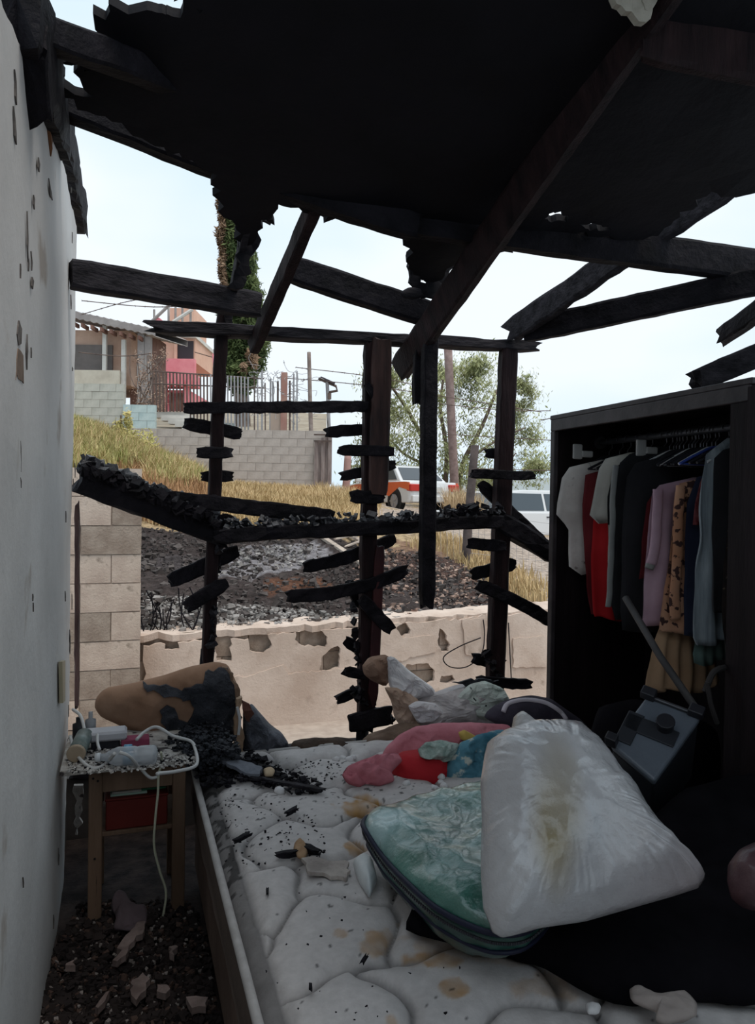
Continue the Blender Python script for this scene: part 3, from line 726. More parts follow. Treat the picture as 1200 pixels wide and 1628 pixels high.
# tan house
th = thing('tan_house', P(180, 690, 'D', 24), 'tan rendered house with a sloping corrugated roof behind the white wall', 'house')
pb('wall', [(60, 525, 208, 612)], 24.4, 3.0, tan, th)
pb('recess', [(208, 528, 236, 645)], 25.2, 2.0, brownm, th, label='dark brown recess')
pb('window', [(100, 548, 178, 589)], 24.3, .12, mat('dim_window', (.13, .11, .10), (.18, .15, .14), 2, .7), th)
pb('post', [(163, 515, 168, 590), (193, 540, 198, 640)], 24.0, .12, whitep, th)
pb('post', [(219, 525, 228, 640), (230, 535, 238, 640)], 23.8, .2, mat('grey_post', (.25, .22, .21), (.34, .3, .28), 2, .9), th)
pb('ledge', [(60, 588, 190, 612)], 23.9, .6, mat('ledge_stone', (.48, .42, .34), (.62, .56, .46), 2, .9), th)
# roof: ribbed sheet sloping down to the right
def roof_sheet(pA, pB, D, dep, rib, m, parent, th_=.05):
    a = P(*pA, 'D', D); b = P(*pB, 'D', D); dn = Vector((-dr.y, dr.x, 0)); n = max(4, int((b-a).length/rib)); V = []; Fc = []
    for i in range(n*2+1):
        q = a.lerp(b, i/(2*n))+Vector((0, 0, .04 if i % 2 else 0))
        for k in range(2):
            for dz in (0, th_): V.append(q+dn*(dep*k)+Vector((0, 0, .5*k*0+dz+k*.5)))
    for i in range(n*2):
        c = i*4; e = c+4
        Fc += [(c, e, e+2, c+2), (c+1, c+3, e+3, e+1), (c, c+1, e+1, e), (c+2, e+2, e+3, c+3)]
    obj('roof', V, Fc, m, parent)
roof_sheet((50, 492), (247, 535), 23.6, 4, .22, greyr, th, .22)
for i in range(9):
    u = 105+i*15; v = 492+(u-50)*.218
    g = G(); a = P(u, v+9, 'D', 23.7); g.box(a, (.07, .5, .12), R_); g.obj('rafter_end', brownm, th)
# pink house
ph = thing('pink_house', P(275, 655, 'D', 33), 'pink and salmon two storey house with a balcony', 'house')
pb('wall', [(225, 533, 310, 575)], 33.5, 4, salmon, ph, label='salmon upper wall')
pb('wall', [(238, 620, 300, 692)], 33.6, 4, pinkm, ph, label='pink lower wall')
pb('balcony_wall', [(236, 570, 309, 596)], 33, .3, pinkm, ph)
pb('balcony_slab', [(236, 594, 309, 612)], 33, 1.2, mat('pink_dark', (.62, .19, .21), (.70, .25, .27), 2, .9), ph)
pb('window', [(280, 542, 307, 573)], 33.45, .1, darkm, ph)
pb('window_frame', [(277, 537, 281, 573)], 33.35, .1, salmon, ph)
pb('window', [(237, 557, 250, 570)], 33.45, .1, mat('grey_window', (.30, .27, .25), rough=.5), ph)
pb('rooftop_room', [(270, 490, 308, 534)], 34, 2.5, salmon, ph)
pb('roof_slab', [(232, 530, 311, 536)], 33.2, 4, whitep, ph)
pb('door', [(270, 624, 276, 655), (279, 625, 291, 655)], 33.5, .12, brownm, ph)
pb('column', [(258, 604, 264, 640), (292, 604, 300, 660)], 33.2, .3, pinkm, ph)
pb('corbel', [(242+i*11, 604, 247+i*11, 614) for i in range(6)], 32.9, .3, pinkm, ph)
g = G(); g.tube(pix([(236, 516), (268, 486)], 'D', 33), .07, 6); g.obj('stair_rail', greyr, ph)
for u in (245, 268, 279, 290, 303): g = G(); g.tube(pix([(u, 534 if u > 240 else 540), (u, 485 if u > 250 else 492)], 'D', 33), .05, 5); g.obj('rebar', greyr, ph)
g = G(); g.tube(pix([(275, 512), (306, 492)], 'D', 33), .08, 6); g.obj('stair_rail', whitep, ph)
g = G(); pbox(g, 240, 503, 255, 516, 33, 1.0); bo = bevel(g.obj('water_tank', pinkm, ph), .2, 3)
# flight of pale steps
st = thing('stairs', P(270, 690, 'D', 20), 'pale concrete steps falling towards the railing gap', 'stairs')
for i in range(5): pb('step', [(245+i*11, 655+i*5, 300+i*6, 664+i*5)], 19.6-i*.15, .3, whitep, st)
# railing with vertical bars
metal_d = mat('rusty_metal', (.09, .065, .06), (.17, .12, .10), 4, .7, metal=.3); metal_l = mat('grey_metal', (.30, .29, .30), (.42, .4, .4), 3, .6, metal=.3)
rl = thing('railing', P(360, 690, 'D', 18.6), 'tall metal railing with upright bars on the hill wall', 'railing')
for i in range(29):
    u = 243+i*5.4; top = 590+(u-240)*.06; m_ = metal_d if u < 330 else metal_l
    g = G(); g.tube(pix([(u, top), (u+.5, 655 if u < 300 else 684)], 'D', 19.5 if u < 300 else 18.5), .022, 6); g.obj('bar', m_, rl)
for (a, b) in (((243, 590), (420, 602)), ((243, 610), (420, 617))):
    g = G(); g.tube(pix([a, b], 'D', 18.9), .018, 6); g.obj('rail', metal_d, rl)
fp = thing('picket_fence', P(450, 690, 'D', 18.6), 'leaning grey pickets and rebar entangled with wire', 'fence')
for i in range(12):
    u = 404+i*6.2+random.uniform(-1, 1); g = G(); g.tube(pix([(u+random.uniform(-1, 1), random.uniform(585, 612)), (u, 686)], 'D', 18.4), random.uniform(.015, .03), 6); g.obj('picket', metal_l if i % 3 else metal_d, fp)
pb('post', [(447, 592, 455, 686)], 18.3, .12, mat('red_brown_post', (.34, .17, .14), (.42, .25, .2), 3, .9), fp)
pb('panel', [(430, 655, 448, 686)], 18.35, .08, mat('tan_panel', (.42, .32, .26), rough=.9), fp)
g = G()
for k in range(60):
    u = random.uniform(400, 500); v = random.uniform(585, 660); p = P(u, v, 'D', 18.4); pts = [p]
    for q in range(4): pts.append(pts[-1]+Vector((random.gauss(0, .12), random.gauss(0, .08), random.gauss(0, .10))))
    g.tube(smooth_path(pts, 3), .006, 4)
o = g.obj('tangled_wire', metal_l, fp, kind='stuff')
# poles
wood_g = mat('grey_pole_wood', (.20, .15, .13), (.32, .26, .23), 5, .9, .5, 20); wood_b = mat('brown_pole_wood', (.17, .11, .10), (.29, .21, .19), 4, .9, .6, 12)
def pole(name, pts, D, r, m, label, cat='pole'):
    g = G(); q = smooth_path(pix(pts, 'D', D), 4); g.tube(q, [r*(1.08-.16*i/len(q)) for i in range(len(q))], 10); o = g.obj(name, m, None, True); return tag(o, label, cat)
pole('wooden_post', [(495, 706), (493, 640), (491, 560)], 18.3, .05, wood_g, 'slim wooden post rising at the right end of the hill wall', 'post')
pole('utility_pole', [(727, 815), (722, 760), (712, 552)], 27.5, .17, wood_b, 'tall brown utility pole in front of the leafy tree')
pole('fence_post', [(740, 905), (745, 820), (755, 708)], 9.4, .055, mat('dark_post', (.06, .045, .045), (.13, .1, .09), 6, .9, .6, 30), 'crooked dark wooden post beside the dirt road', 'post')
pole('fence_post', [(548, 812), (551, 760), (553, 725)], 18.0, .09, mat('pinkish_post', (.36, .20, .18), (.46, .30, .26), 3, .9), 'reddish post left of the orange and white car', 'post')
sl_t = thing('street_lamp', P(522, 700, 'D', 24), 'small street lamp with a flat panel arm', 'lamp')
g = G(); g.tube(pix([(524, 706), (520, 606)], 'D', 24), .06, 8); g.obj('pole', metal_l, sl_t)
g = G(); g.tube(pix([(512, 604), (534, 614), (536, 621), (522, 624)], 'D', 24), .045, 6); g.obj('arm', metal_d, sl_t)
g = G(); a = P(519, 606, 'D', 24); g.box(a, (.5, .35, .06), Matrix.Rotation(.35, 3, 'Y')); g.obj('solar_panel', darkm, sl_t)
g = G(); a = P(523, 630, 'D', 24); g.box(a, (.12, .12, .2)); g.obj('lamp_box', metal_d, sl_t)
fl_t = thing('flag', P(343, 640, 'D', 20), 'small red cloth strip hanging on a thin stick', 'flag')
g = G(); g.tube(pix([(345, 640), (340, 555)], 'D', 20), .015, 5); g.obj('stick', metal_d, fl_t)
pill('cloth', pix([(337, 560), (341, 562), (345, 590), (342, 602), (338, 580)], 'D', 20), .02, .02, pinkm, fl_t, nr=4, na=16)
# plank gate at the wall's right end
gt = thing('plank_gate', P(512, 780, 'D', 18), 'weathered upright plank gate right of the grey hill wall', 'gate')
gw = mat('gate_wood', (.20, .15, .14), (.33, .27, .25), 6, .9, stretch=(3, 3, .4))
for i in range(5):
    u = 500+i*5.4; pb('board', [(u, [702, 700, 696, 690, 688][i], u+5, 776-[0, 2, 1, 3, 6][i])], 17.9+.05*(i % 2), .05, gw, gt)
pb('frame_rail', [(499, 690, 527, 692), (499, 700, 527, 702)], 17.8, .05, metal_d, gt)
# barbed wires in the sky
for k, (pts, D) in enumerate([([(130, 478), (245, 488), (340, 482)], 20), ([(130, 500), (200, 480), (260, 470)], 21), ([(125, 560), (190, 566), (240, 562)], 19), ([(440, 600), (600, 615), (860, 655)], 22), ([(680, 640), (800, 652), (875, 653)], 24),
                              ([(750, 745), (875, 748)], 20), ([(700, 690), (875, 700)], 24), ([(470, 584), (600, 600), (700, 622)], 22), ([(310, 560), (420, 592)], 22), ([(860, 668), (880, 664)], 20)]):
    g = G(); q = smooth_path(pix(pts, 'D', D), 8); g.tube(q, .012, 4)
    for p in q: g.box(p, (.05, .01, .01), Matrix.Rotation(random.uniform(0, 3), 3, 'Y'))
    o = g.obj('overhead_wire', metal_d); tag(o, ['barbed wire arching over the tan house roof', 'second wire crossing above the tan house roof', 'wire running across the tan house window', 'long barbed wire behind the middle post towards the leafy tree', 'wire crossing the leafy tree near its top',
        'lowest wire beside the wardrobe behind the right post', 'wire crossing the middle of the leafy tree', 'wire leaving the slim wooden post towards the tree', 'barbed wire between the pink house and the cypress', 'short wire just above the wardrobe corner'][k], 'wire', 'wires strung across the sky')
# ---- trees
def leaves(name, m, parent, centers, n, size, seed=1, flat=False, airy=False):
    rnd = random.Random(seed); V = []; Fc = []
    for k in range(n):
        c, r = rnd.choice(centers); 
        while True:
            d = Vector((rnd.uniform(-1, 1), rnd.uniform(-1, 1), rnd.uniform(-1, 1)))
            if .0 < d.length < 1: break
        d = d*(rnd.random()**.12)
        if airy: d = Vector((rnd.gauss(0, .52), rnd.gauss(0, .52), rnd.gauss(0, .52)))
        p = Vector(c)+Vector((d.x*r[0], d.y*r[1], d.z*r[2])); s = rnd.uniform(*size)
        if airy and N3(p, 1.5)+.5*N3(p, 3.4)+rnd.uniform(-.12, .12) < .02: continue
        a = Vector((rnd.gauss(0, 1), rnd.gauss(0, 1), rnd.gauss(0, 1))).normalized(); b = a.orthogonal().normalized(); 
        if not flat: a = (a+Vector((0, 0, -1.2))).normalized(); b = a.orthogonal().normalized()
        i = len(V); V += [p-a*s, p+b*s*.35, p+a*s, p-b*s*.35]; Fc.append((i, i+1, i+2, i+3))
    o = obj(name, V, Fc, m, parent, kind='stuff'); return o
olive = mat('olive_leaf', (.20, .23, .09), (.50, .50, .27), 2.5, .7); cyp = mat('cypress_leaf', (.04, .065, .02), (.13, .16, .055), 2.5, .85); cyp_b = mat('cypress_brown', (.20, .12, .07), (.34, .22, .14), 2, .9)
bark = mat('bark', (.12, .085, .07), (.24, .18, .15), 6, .9, .8, 20)
lt = thing('leafy_tree', P(720, 800, 'D', 30), 'airy olive green tree rising behind the parked cars', 'tree')
rnd = random.Random(4)
blobs = []
for (u, v, ru, rv) in [(620, 650, 40, 40), (650, 700, 50, 45), (600, 620, 22, 30), (690, 640, 40, 45), (740, 610, 36, 36), (770, 650, 48, 50), (820, 660, 34, 42), (840, 700, 26, 50), (800, 720, 40, 45), (730, 720, 50, 50),
                       (660, 760, 55, 30), (600, 700, 26, 40), (760, 760, 45, 30), (850, 745, 18, 24), (760, 585, 26, 18), (830, 630, 16, 20), (700, 590, 28, 18), (580, 740, 24, 30), (820, 610, 20, 14), (615, 600, 30, 18)]:
    D = rnd.uniform(28.8, 31.5); c = P(u, v, 'D', D); s = D/F; blobs.append((c, (ru*s, 1.0, rv*s)))
sub = []
for c, r in blobs:
    for k in range(12):
        d = Vector((rnd.gauss(0, .55)*r[0], rnd.gauss(0, .5)*r[1], rnd.gauss(0, .5)*r[2])); q = rnd.uniform(.14, .34); sub.append((c+d, (r[0]*q, r[0]*q, r[2]*q)))
leaves('foliage', olive, lt, blobs, 60000, (.05, .12), 3, airy=True)
for pts, r in (([(690, 812), (690, 750), (668, 690), (640, 640), (615, 605)], .13), ([(725, 812), (735, 740), (765, 680), (790, 620)], .14), ([(705, 800), (710, 720), (700, 650), (705, 600)], .12), ([(745, 730), (790, 700), (835, 680)], .07), ([(680, 740), (640, 720), (605, 680)], .07), ([(600, 800), (606, 740), (622, 690)], .06), ([(770, 800), (790, 760), (820, 720)], .07)):
    g = G(); q = smooth_path(pix(pts, 'D', 30.2), 4); g.tube(q, [r*(1-.7*i/len(q)) for i in range(len(q))], 7); g.obj('branch', bark, lt, True)
ct = thing('cypress_tree', P(385, 690, 'D', 21), 'tall narrow dark green cypress behind the grey wall', 'tree')
cb = []
for v in range(335, 610, 11):
    f = (v-320)/290; w_ = 14+30*min(1, f*1.6) if f < .9 else 34
    for k in range(6):
        u = 376+(v-330)*.05+rnd.uniform(-.75, .75)*w_; cb.append((P(u, v+rnd.uniform(-8, 8), 'D', 21+rnd.uniform(-.6, .6)), (.16+.12*f, .3, .42)))
leaves('foliage', cyp, ct, cb, 26000, (.05, .12), 5, True)
cbb = [(P(352+rnd.uniform(-6, 6), v, 'D', 20.5), (.12, .2, .28)) for v in range(325, 460, 12)]+[(P(rnd.uniform(385, 410), rnd.uniform(560, 600), 'D', 20.3), (.15, .2, .2)) for _ in range(4)]
leaves('dry_foliage', cyp_b, ct, cbb, 2500, (.04, .10), 6, True)
g = G(); q = smooth_path(pix([(386, 700), (385, 640), (382, 560), (380, 450)], 'D', 21), 4); g.tube(q, [.25*(1-.6*i/len(q)) for i in range(len(q))], 8); g.obj('trunk', bark, ct, True)
bt = thing('vine', P(225, 640, 'D', 19), 'reddish dry creeper climbing posts before the tan house', 'plant')
leaves('foliage', mat('creeper', (.28, .17, .12), (.50, .36, .27), 3, .9), bt, [(P(rnd.uniform(205, 262), rnd.uniform(560, 655), 'D', 20.6), (.18, .2, .3)) for _ in range(26)], 1100, (.02, .05), 8, True)
g = G()
for k in range(14): g.tube(smooth_path(pix([(rnd.uniform(205, 265), 660), (rnd.uniform(205, 265), 610), (rnd.uniform(205, 265), 565)], 'D', 20.6), 4), .012, 4)
g.obj('stems', bark, bt, kind='stuff')
wt = thing('shrub', P(240, 700, 'D', 16.5), 'tall orange flowering weed in the green grass', 'plant')
leaves('foliage', mat('shrub_leaf', (.38, .36, .12), (.60, .48, .20), 2, .9), wt, [(P(rnd.uniform(165, 250), rnd.uniform(690, 760), 'D', 15.5+rnd.uniform(-1, 1)), (.25, .3, .2)) for _ in range(26)]+[(P(rnd.uniform(185, 205), rnd.uniform(660, 700), 'D', 16), (.1, .2, .25)) for _ in range(8)], 3200, (.025, .06), 9, True)
g = G(); g.tube(pix([(195, 745), (192, 660)], 'D', 16), .02, 5); g.obj('stem', bark, wt)
# far ridge
V = []; Fc = []
for i in range(60):
    u = 520+i*14; z0 = 775-10*abs(noise.noise(Vector((i*.18, 0, 0))))-(12 if 700 < u < 1000 else 0); a = P(u, z0, 'D', 150); b = P(u, 830, 'D', 150); dn = Vector((_f.x, _f.y, 0))
    V += [b-dn*20, a, a+dn*25, b+dn*50]
for i in range(59):
    for k in range(3): Fc.append((i*4+k, (i+1)*4+k, (i+1)*4+k+1, i*4+k+1))
o = obj('hills', V, Fc, mat('far_hill', (.30, .33, .33), (.38, .40, .40), .05, 1)); tag(o, None, kind='structure')
# wire mesh fence by the road (right)
wf_ = thing('mesh_fence', P(850, 930, 'Y', 6.6), 'fine wire mesh fence in front of the dirt road', 'fence')
for i in range(20):
    u = 700+i*10
    g = G(); g.tube(pix([(u, 800+i*3), (u+2, 960)], 'Y', 8.6), .0022, 4); g.obj('wire_strand', metal_l, wf_)
for i in range(9):
    g = G(); g.tube(pix([(745, 815+i*16), (890, 835+i*15)], 'Y', 8.6), .0022, 4); g.obj('wire_strand', metal_l, wf_)
# ladder-like frame of boards lying on the slope
bd = thing('wooden_frame', P(560, 880, 'D', 9.2), 'weathered slatted wooden pallet lying on the slope below the rail', 'frame')
wd = mat('pale_lath', (.36, .29, .24), (.52, .43, .36), 4, .9)
def on_slope(u, v, D, lift=.05):
    p = P(u, v, 'D', D); p.z = ground_z(p.x, p.y)+lift; return p
for a, b in (((498, 862, 9.6), (585, 905, 7.8)), ((540, 852, 10), (610, 885, 8.6))):
    beam('lath', on_slope(*a), on_slope(*b), .07, .04, wd, bd, rough=.002)
for k in range(6):
    f = k/5; a = on_slope(498+87*f, 862+43*f, 9.6-1.8*f, .09); b = on_slope(540+70*f, 852+33*f, 10-1.4*f, .09); beam('lath', a, b, .03, .02, wd, bd, rough=.001)
# ---- cars
def profile_body(name, prof, wdt, m, parent, tuck=.06, nx=7, crown=.04):
    """closed body from a side outline (x forward, z up), narrowed and rounded towards the sides"""
    V = []; Fc = []; n = len(prof); ys = [-1, -.97, -.85, 0, .85, .97, 1]; cz = sum(p[1] for p in prof)/n; cx = sum(p[0] for p in prof)/n
    for y in ys:
        s = 1-(.05 if abs(y) == 1 else (.015 if abs(y) > .9 else 0))
        for (x, z) in prof:
            V.append(Vector((cx+(x-cx)*(s if abs(y) > .9 else 1), y*wdt/2, cz+(z-cz)*s)))
    for j in range(len(ys)-1):
        for i in range(n): Fc.append((j*n+i, j*n+(i+1) % n, (j+1)*n+(i+1) % n, (j+1)*n+i))
    Fc += [tuple(range(n-1, -1, -1)), tuple(range((len(ys)-1)*n, len(ys)*n))]
    return Vector, V, Fc
white_car = mat('white_car_paint', (.68, .68, .68), rough=.3, spec=.5, coat=.6); orange_car = mat('orange_car_paint', (.72, .13, .035), rough=.35, coat=.4); glass = mat('car_glass', (.05, .06, .07), rough=.12, spec=.8)
tyre = mat('tyre', (.015, .015, .016), rough=.8); hub = mat('wheel_rim', (.40, .40, .42), rough=.4, metal=.6); redl = mat('tail_light', (.50, .03, .02), rough=.3); blackp = mat('black_trim', (.02, .02, .022), rough=.6)
def car(loc, head, L, Wd, H, label, kind, group=None):
    """kind 'sedan' or 'suv'; local x is forward"""
    t = thing('car', loc, label, 'car'); t.rotation_euler = (0, 0, head)
    R = Matrix.Rotation(head, 4, 'Z'); T = Matrix.Translation(loc) @ R
    def ob(name, V, Fc, m, par=t, smooth=False, label=None, **k): 
        me = mesh(name, V, Fc, m, smooth); o = bpy.data.objects.new(name, me); COL.objects.link(o); o.parent = par
        if label: o['label'] = label
        return o
    hl = L/2; b = .26; belt = H*.62 if kind == 'sedan' else H*.58
    if kind == 'sedan':
        prof = [(-hl, .32), (-hl+.05, b), (hl-.1, b), (hl, .35), (hl, .60), (hl-.12, .72), (hl-1.15, belt), (-hl+.62, belt+.02), (-hl+.05, belt), (-hl-.02, .62)]
        rf = [(hl-1.25, belt-.02), (hl-1.85, H-.03), (hl-2.4, H), (-hl+1.45, H-.01), (-hl+1.1, H-.06), (-hl+.5, belt-.01)]
    else:
        prof = [(-hl, .36), (-hl+.05, b), (hl-.1, b), (hl, .38), (hl, .78), (hl-.15, .92), (hl-1.05, belt+.04), (-hl+.1, belt+.03), (-hl-.02, .7)]
        rf = [(hl-1.0, belt+.01), (hl-1.65, H-.05), (hl-2.2, H), (-hl+.6, H), (-hl+.3, H-.06), (-hl+.08, belt)]
    _, V, Fc = profile_body('body', prof, Wd, None, t); body = bevel(ob('body', V, Fc, white_car), .03, 2)
    V = []; n = len(rf); Fc = []
    for s, k in ((-1, 1), (1, 1)):
        for x, z in rf: V.append(Vector((x, s*(Wd/2-.03-(z-belt)*.30), z)))
    for i in range(n): Fc.append((i, (i+1) % n, (i+1) % n+n, i+n))
    Fc += [tuple(range(n-1, -1, -1)), tuple(range(n, 2*n))]; bevel(ob('cabin', V, Fc, white_car), .03, 2)
    # glass: side windows, front and rear screens standing just proud of the cabin
    def quad(name, pts, th=.012, m=glass, par=t):
        pts = [Vector(p) for p in pts]; c = sum(pts, Vector())/len(pts); nrm = (pts[1]-pts[0]).cross(pts[2]-pts[0]).normalized()
        if nrm.dot(c-Vector((0, 0, .8))) < 0: nrm = -nrm
        V = [p+nrm*th for p in pts]+[p-nrm*.02 for p in pts]; n = len(pts)
        return ob(name, V, [tuple(range(n)), tuple(range(2*n-1, n-1, -1))]+[(i, (i+1) % n, (i+1) % n+n, i+n) for i in range(n)], m, par)
    zt = H-.10; zb = belt+.07
    yy = lambda z, s: s*(Wd/2-.03-(z-belt)*.30+.004)
    fx = rf[0][0]; fx2 = rf[1][0]; rx = rf[-1][0]; rx2 = rf[-2][0]
    fl_ = lambda z: fx+(fx2-fx)*(z-belt)/(rf[1][1]-belt); rl_ = lambda z: rx+(rx2-rx)*(z-belt)/(rf[-2][1]-belt)
    mid = (fx2+rx2)/2-.1
    for s in (-1, 1):
        a0 = fl_(zb)-.12; a1 = fl_(zt)-.10; r0 = rl_(zb)+.16; r1 = rl_(zt)+.12
        if kind == 'sedan': seg = [(a0, a1, mid+.05, mid+.05), (mid-.05, mid-.05, r0, r1)]
        else:
            m2 = mid-.75; seg = [(a0, a1, mid+.25, mid+.25), (mid+.15, mid+.15, m2+.05, m2+.05), (m2-.08, m2-.08, r0, r1)]
        for q in seg: quad('side_window', [(q[0], yy(zb, s), zb), (q[1], yy(zt, s), zt), (q[3], yy(zt, s), zt), (q[2], yy(zb, s), zb)])
        quad('door_handle', [(mid+.2, s*(Wd/2+.005), belt-.12), (mid+.2, s*(Wd/2+.005), belt-.09), (mid+.02, s*(Wd/2+.005), belt-.09), (mid+.02, s*(Wd/2+.005), belt-.12)], .02, blackp)
        g = G(); g.box((fx-.15, s*(Wd/2+.06), belt+.08), (.12, .16, .12)); bevel(ob('mirror', g.V, g.F, white_car if kind == 'sedan' else blackp), .02)
    wdt = lambda z: Wd/2-.03-(z-belt)*.30-.10
    quad('windscreen', [(fl_(zb)+.01, -wdt(zb), zb), (fl_(zt)+.01, -wdt(zt), zt), (fl_(zt)+.01, wdt(zt), zt), (fl_(zb)+.01, wdt(zb), zb)])
    quad('rear_window', [(rl_(zb)-.01, -wdt(zb), zb), (rl_(zt)-.01, -wdt(zt), zt), (rl_(zt)-.01, wdt(zt), zt), (rl_(zb)-.01, wdt(zb), zb)])
    for x in (hl-.85, -hl+.8):
        for s in (-1, 1):
            g = G(); q = [(x, s*(Wd/2-.20), .31), (x, s*(Wd/2+.01), .31)]; g.tube(q, .31, 20); w1 = ob('wheel', g.V, g.F, tyre); bevel(w1, .02, 2)
            g = G(); g.tube([(x, s*(Wd/2-.05), .31), (x, s*(Wd/2+.02), .31)], .20, 16)
            for k in range(5):
                a_ = k*1.2566; g.box((x+math.cos(a_)*.11, s*(Wd/2+.025), .31+math.sin(a_)*.11), (.19, .02, .05), Matrix.Rotation(-a_, 3, 'Y'))
            ob('rim', g.V, g.F, hub, w1)
            g = G(); g.tube([(x, s*(Wd/2-.1), .33), (x, s*(Wd/2+.004), .33)], .38, 20); ob('wheel_arch', g.V, g.F, blackp)
    for s in (-1, 1):
        g = G(); g.box((-hl+.05, s*(Wd/2-.17), belt-.17), (.22, .36, .20)); bevel(ob('tail_light', g.V, g.F, redl), .02)
        g = G(); g.box((hl-.08, s*(Wd/2-.2), .62), (.2, .34, .14)); bevel(ob('headlight', g.V, g.F, mat_light), .02)
    g = G(); g.box((-hl-.02, 0, .38), (.14, Wd*.94, .2)); bevel(ob('rear_bumper', g.V, g.F, white_car), .03, 2)
    g = G(); g.box((hl+.02, 0, .38), (.14, Wd*.94, .2)); bevel(ob('front_bumper', g.V, g.F, white_car), .03, 2)
    g = G(); g.box((-hl-.03, 0, belt-.22), (.03, .5, .15)); ob('number_plate', g.V, g.F, mat_light)
    return t, ob, hl, belt
mat_light = mat('pale_plastic', (.6, .6, .58), rough=.3)
# taxi seen from behind and from its left side
tp = P(660, 808, 'D', 22.5); gz = ground_z(tp.x, tp.y)
t, ob, hl, belt = car((tp.x-.35, tp.y+.9, gz+.02), math.pi/2-_a+math.radians(31), 4.3, 1.7, 1.40, 'orange and white sedan seen from behind on the dirt road', 'sedan')
def pan(name, pts, y, m):
    V = [Vector((x, y, z)) for x, z in pts]+[Vector((x, y-.03*(1 if y > 0 else -1), z)) for x, z in pts]; n = len(pts)
    ob(name, V, [tuple(range(n)), tuple(range(2*n-1, n-1, -1))]+[(i, (i+1) % n, (i+1) % n+n, i+n) for i in range(n)], m)
for s in (1, -1):
    pan('orange_panel', [(-hl+.02, belt-.02), (-hl+.25, belt), (-hl+1.15, belt), (-hl+1.35, .52), (-hl+1.1, .45), (-hl+.55, .72), (-hl+.02, .62)], s*(.85+.012), orange_car)
    pan('orange_panel', [(.35, belt-.03), (hl-1.1, belt-.06), (hl-.15, .68), (hl-.05, .4), (hl-.5, .34), (.2, .34)], s*(.85+.012), orange_car)
# white vehicle on the right
tp = P(845, 858, 'D', 21); gz = ground_z(tp.x, tp.y)
car((tp.x-.75, tp.y, gz-.05), math.pi/2-_a+math.radians(122), 4.6, 1.8, 1.50, 'white van like car with a grey side window by the wardrobe side', 'suv')
# ================================================================== WARDROBE
WX = 1.94
ward_m = mat('dark_wardrobe', (.006, .004, .005), (.016, .010, .012), 4, .6, .3, 20, .15, stretch=(3, 3, .4)); ward_edge = mat('wardrobe_edge', (.022, .018, .020), (.055, .045, .048), 8, .5, .2, 30)
metal_r = mat('rod_metal', (.10, .10, .11), rough=.45, metal=.6)
YF, YN, ZT = 3.12, 2.02, 1.90
wd_t = thing('wardrobe', (WX+.27, (YF+YN)/2, 0), 'tall dark open wardrobe full of hanging clothes', 'wardrobe')
def bx(name, x0, x1, y0, y1, z0, z1, m, par, bev=.003, label=None):
    g = G(); g.box(((x0+x1)/2, (y0+y1)/2, (z0+z1)/2), (abs(x1-x0), abs(y1-y0), abs(z1-z0))); o = g.obj(name, m, par, label=label)
    if bev: bevel(o, bev)
    return o
bx('side_panel', WX, WX+.55, YF-.022, YF, 0, ZT, ward_m, wd_t)
bx('side_panel', WX, WX+.55, YN-.10, YN-.08, 0, ZT, ward_m, wd_t)
bx('back_panel', WX+.54, WX+.56, YN-.10, YF, .02, ZT, ward_m, wd_t)
bx('top_panel', WX-.01, WX+.57, YN-.11, YF+.01, ZT, ZT+.022, ward_edge, wd_t)
bx('base_panel', WX+.01, WX+.54, YN-.08, YF-.022, .06, .08, ward_m, wd_t)
bx('plinth', WX+.02, WX+.04, YN-.08, YF-.022, 0, .06, ward_m, wd_t)
bx('top_rail', WX-.012, WX+.012, YN-.10, YF, ZT-.055, ZT, ward_edge, wd_t, label='dusty front rail')
bx('front_stile', WX-.012, WX+.012, YF-.035, YF, 0, ZT-.055, ward_edge, wd_t)
bx('front_stile', WX-.012, WX+.02, YN-.10, YN-.02, 0, ZT-.055, ward_m, wd_t)
bx('door', WX-.03, WX-.012, YN-.75, YN-.11, .05, ZT-.01, ward_m, wd_t, label='dark closed door nearest the camera')
g = G(); g.tube([(WX+.25, YF-.02, 1.80), (WX+.25, YN-.08, 1.80)], .014, 12); rod = g.obj('clothes_rail', metal_r, wd_t, True)
for y in (YF-.03, YN-.07): g = G(); g.tube([(WX+.25, y-.008, 1.80), (WX+.25, y+.008, 1.80)], .03, 14); g.obj('rail_socket', metal_r, wd_t)
# hangers: hook, shoulder bar
def hanger(y, m, tilt=0, xw=.20, label='', z=1.80, group=None):
    t = thing('hanger', (WX+.25, y, z), label, 'hanger', group)
    g = G(); c = Vector((WX+.25, y, z)); dx = math.sin(tilt)
    hk = [c+Vector((.018*math.cos(a)-.0, 0, .018*math.sin(a)+.0)) for a in [math.radians(d) for d in range(-30, 200, 25)]]
    hk = list(reversed(hk)); hk += [c+Vector((.018, 0, -.03)), c+Vector((0, 0, -.05)), c+Vector((0, 0, -.07))]
    hk = [h for h in hk]
    g.tube(hk, .0022, 6); g.obj('hook', metal_r, t)
    g = G(); a = c+Vector((0, 0, -.07)); g.tube(smooth_path([a+Vector((-xw, -xw*dx, -.07)), a+Vector((-xw*.5, -xw*dx*.5, -.03)), a, a+Vector((xw*.5, xw*dx*.5, -.03)), a+Vector((xw, xw*dx, -.07))], 4), .006, 6)
    g.tube([a+Vector((-xw, -xw*dx, -.07)), a+Vector((xw, xw*dx, -.07))], .004, 5); g.obj('shoulder_bar', m, t); return t
hang_w = mat('white_plastic', (.55, .55, .56), rough=.4); hang_b = mat('blue_plastic', (.04, .07, .30), rough=.4); hang_k = mat('black_plastic', (.02, .02, .025), rough=.4)
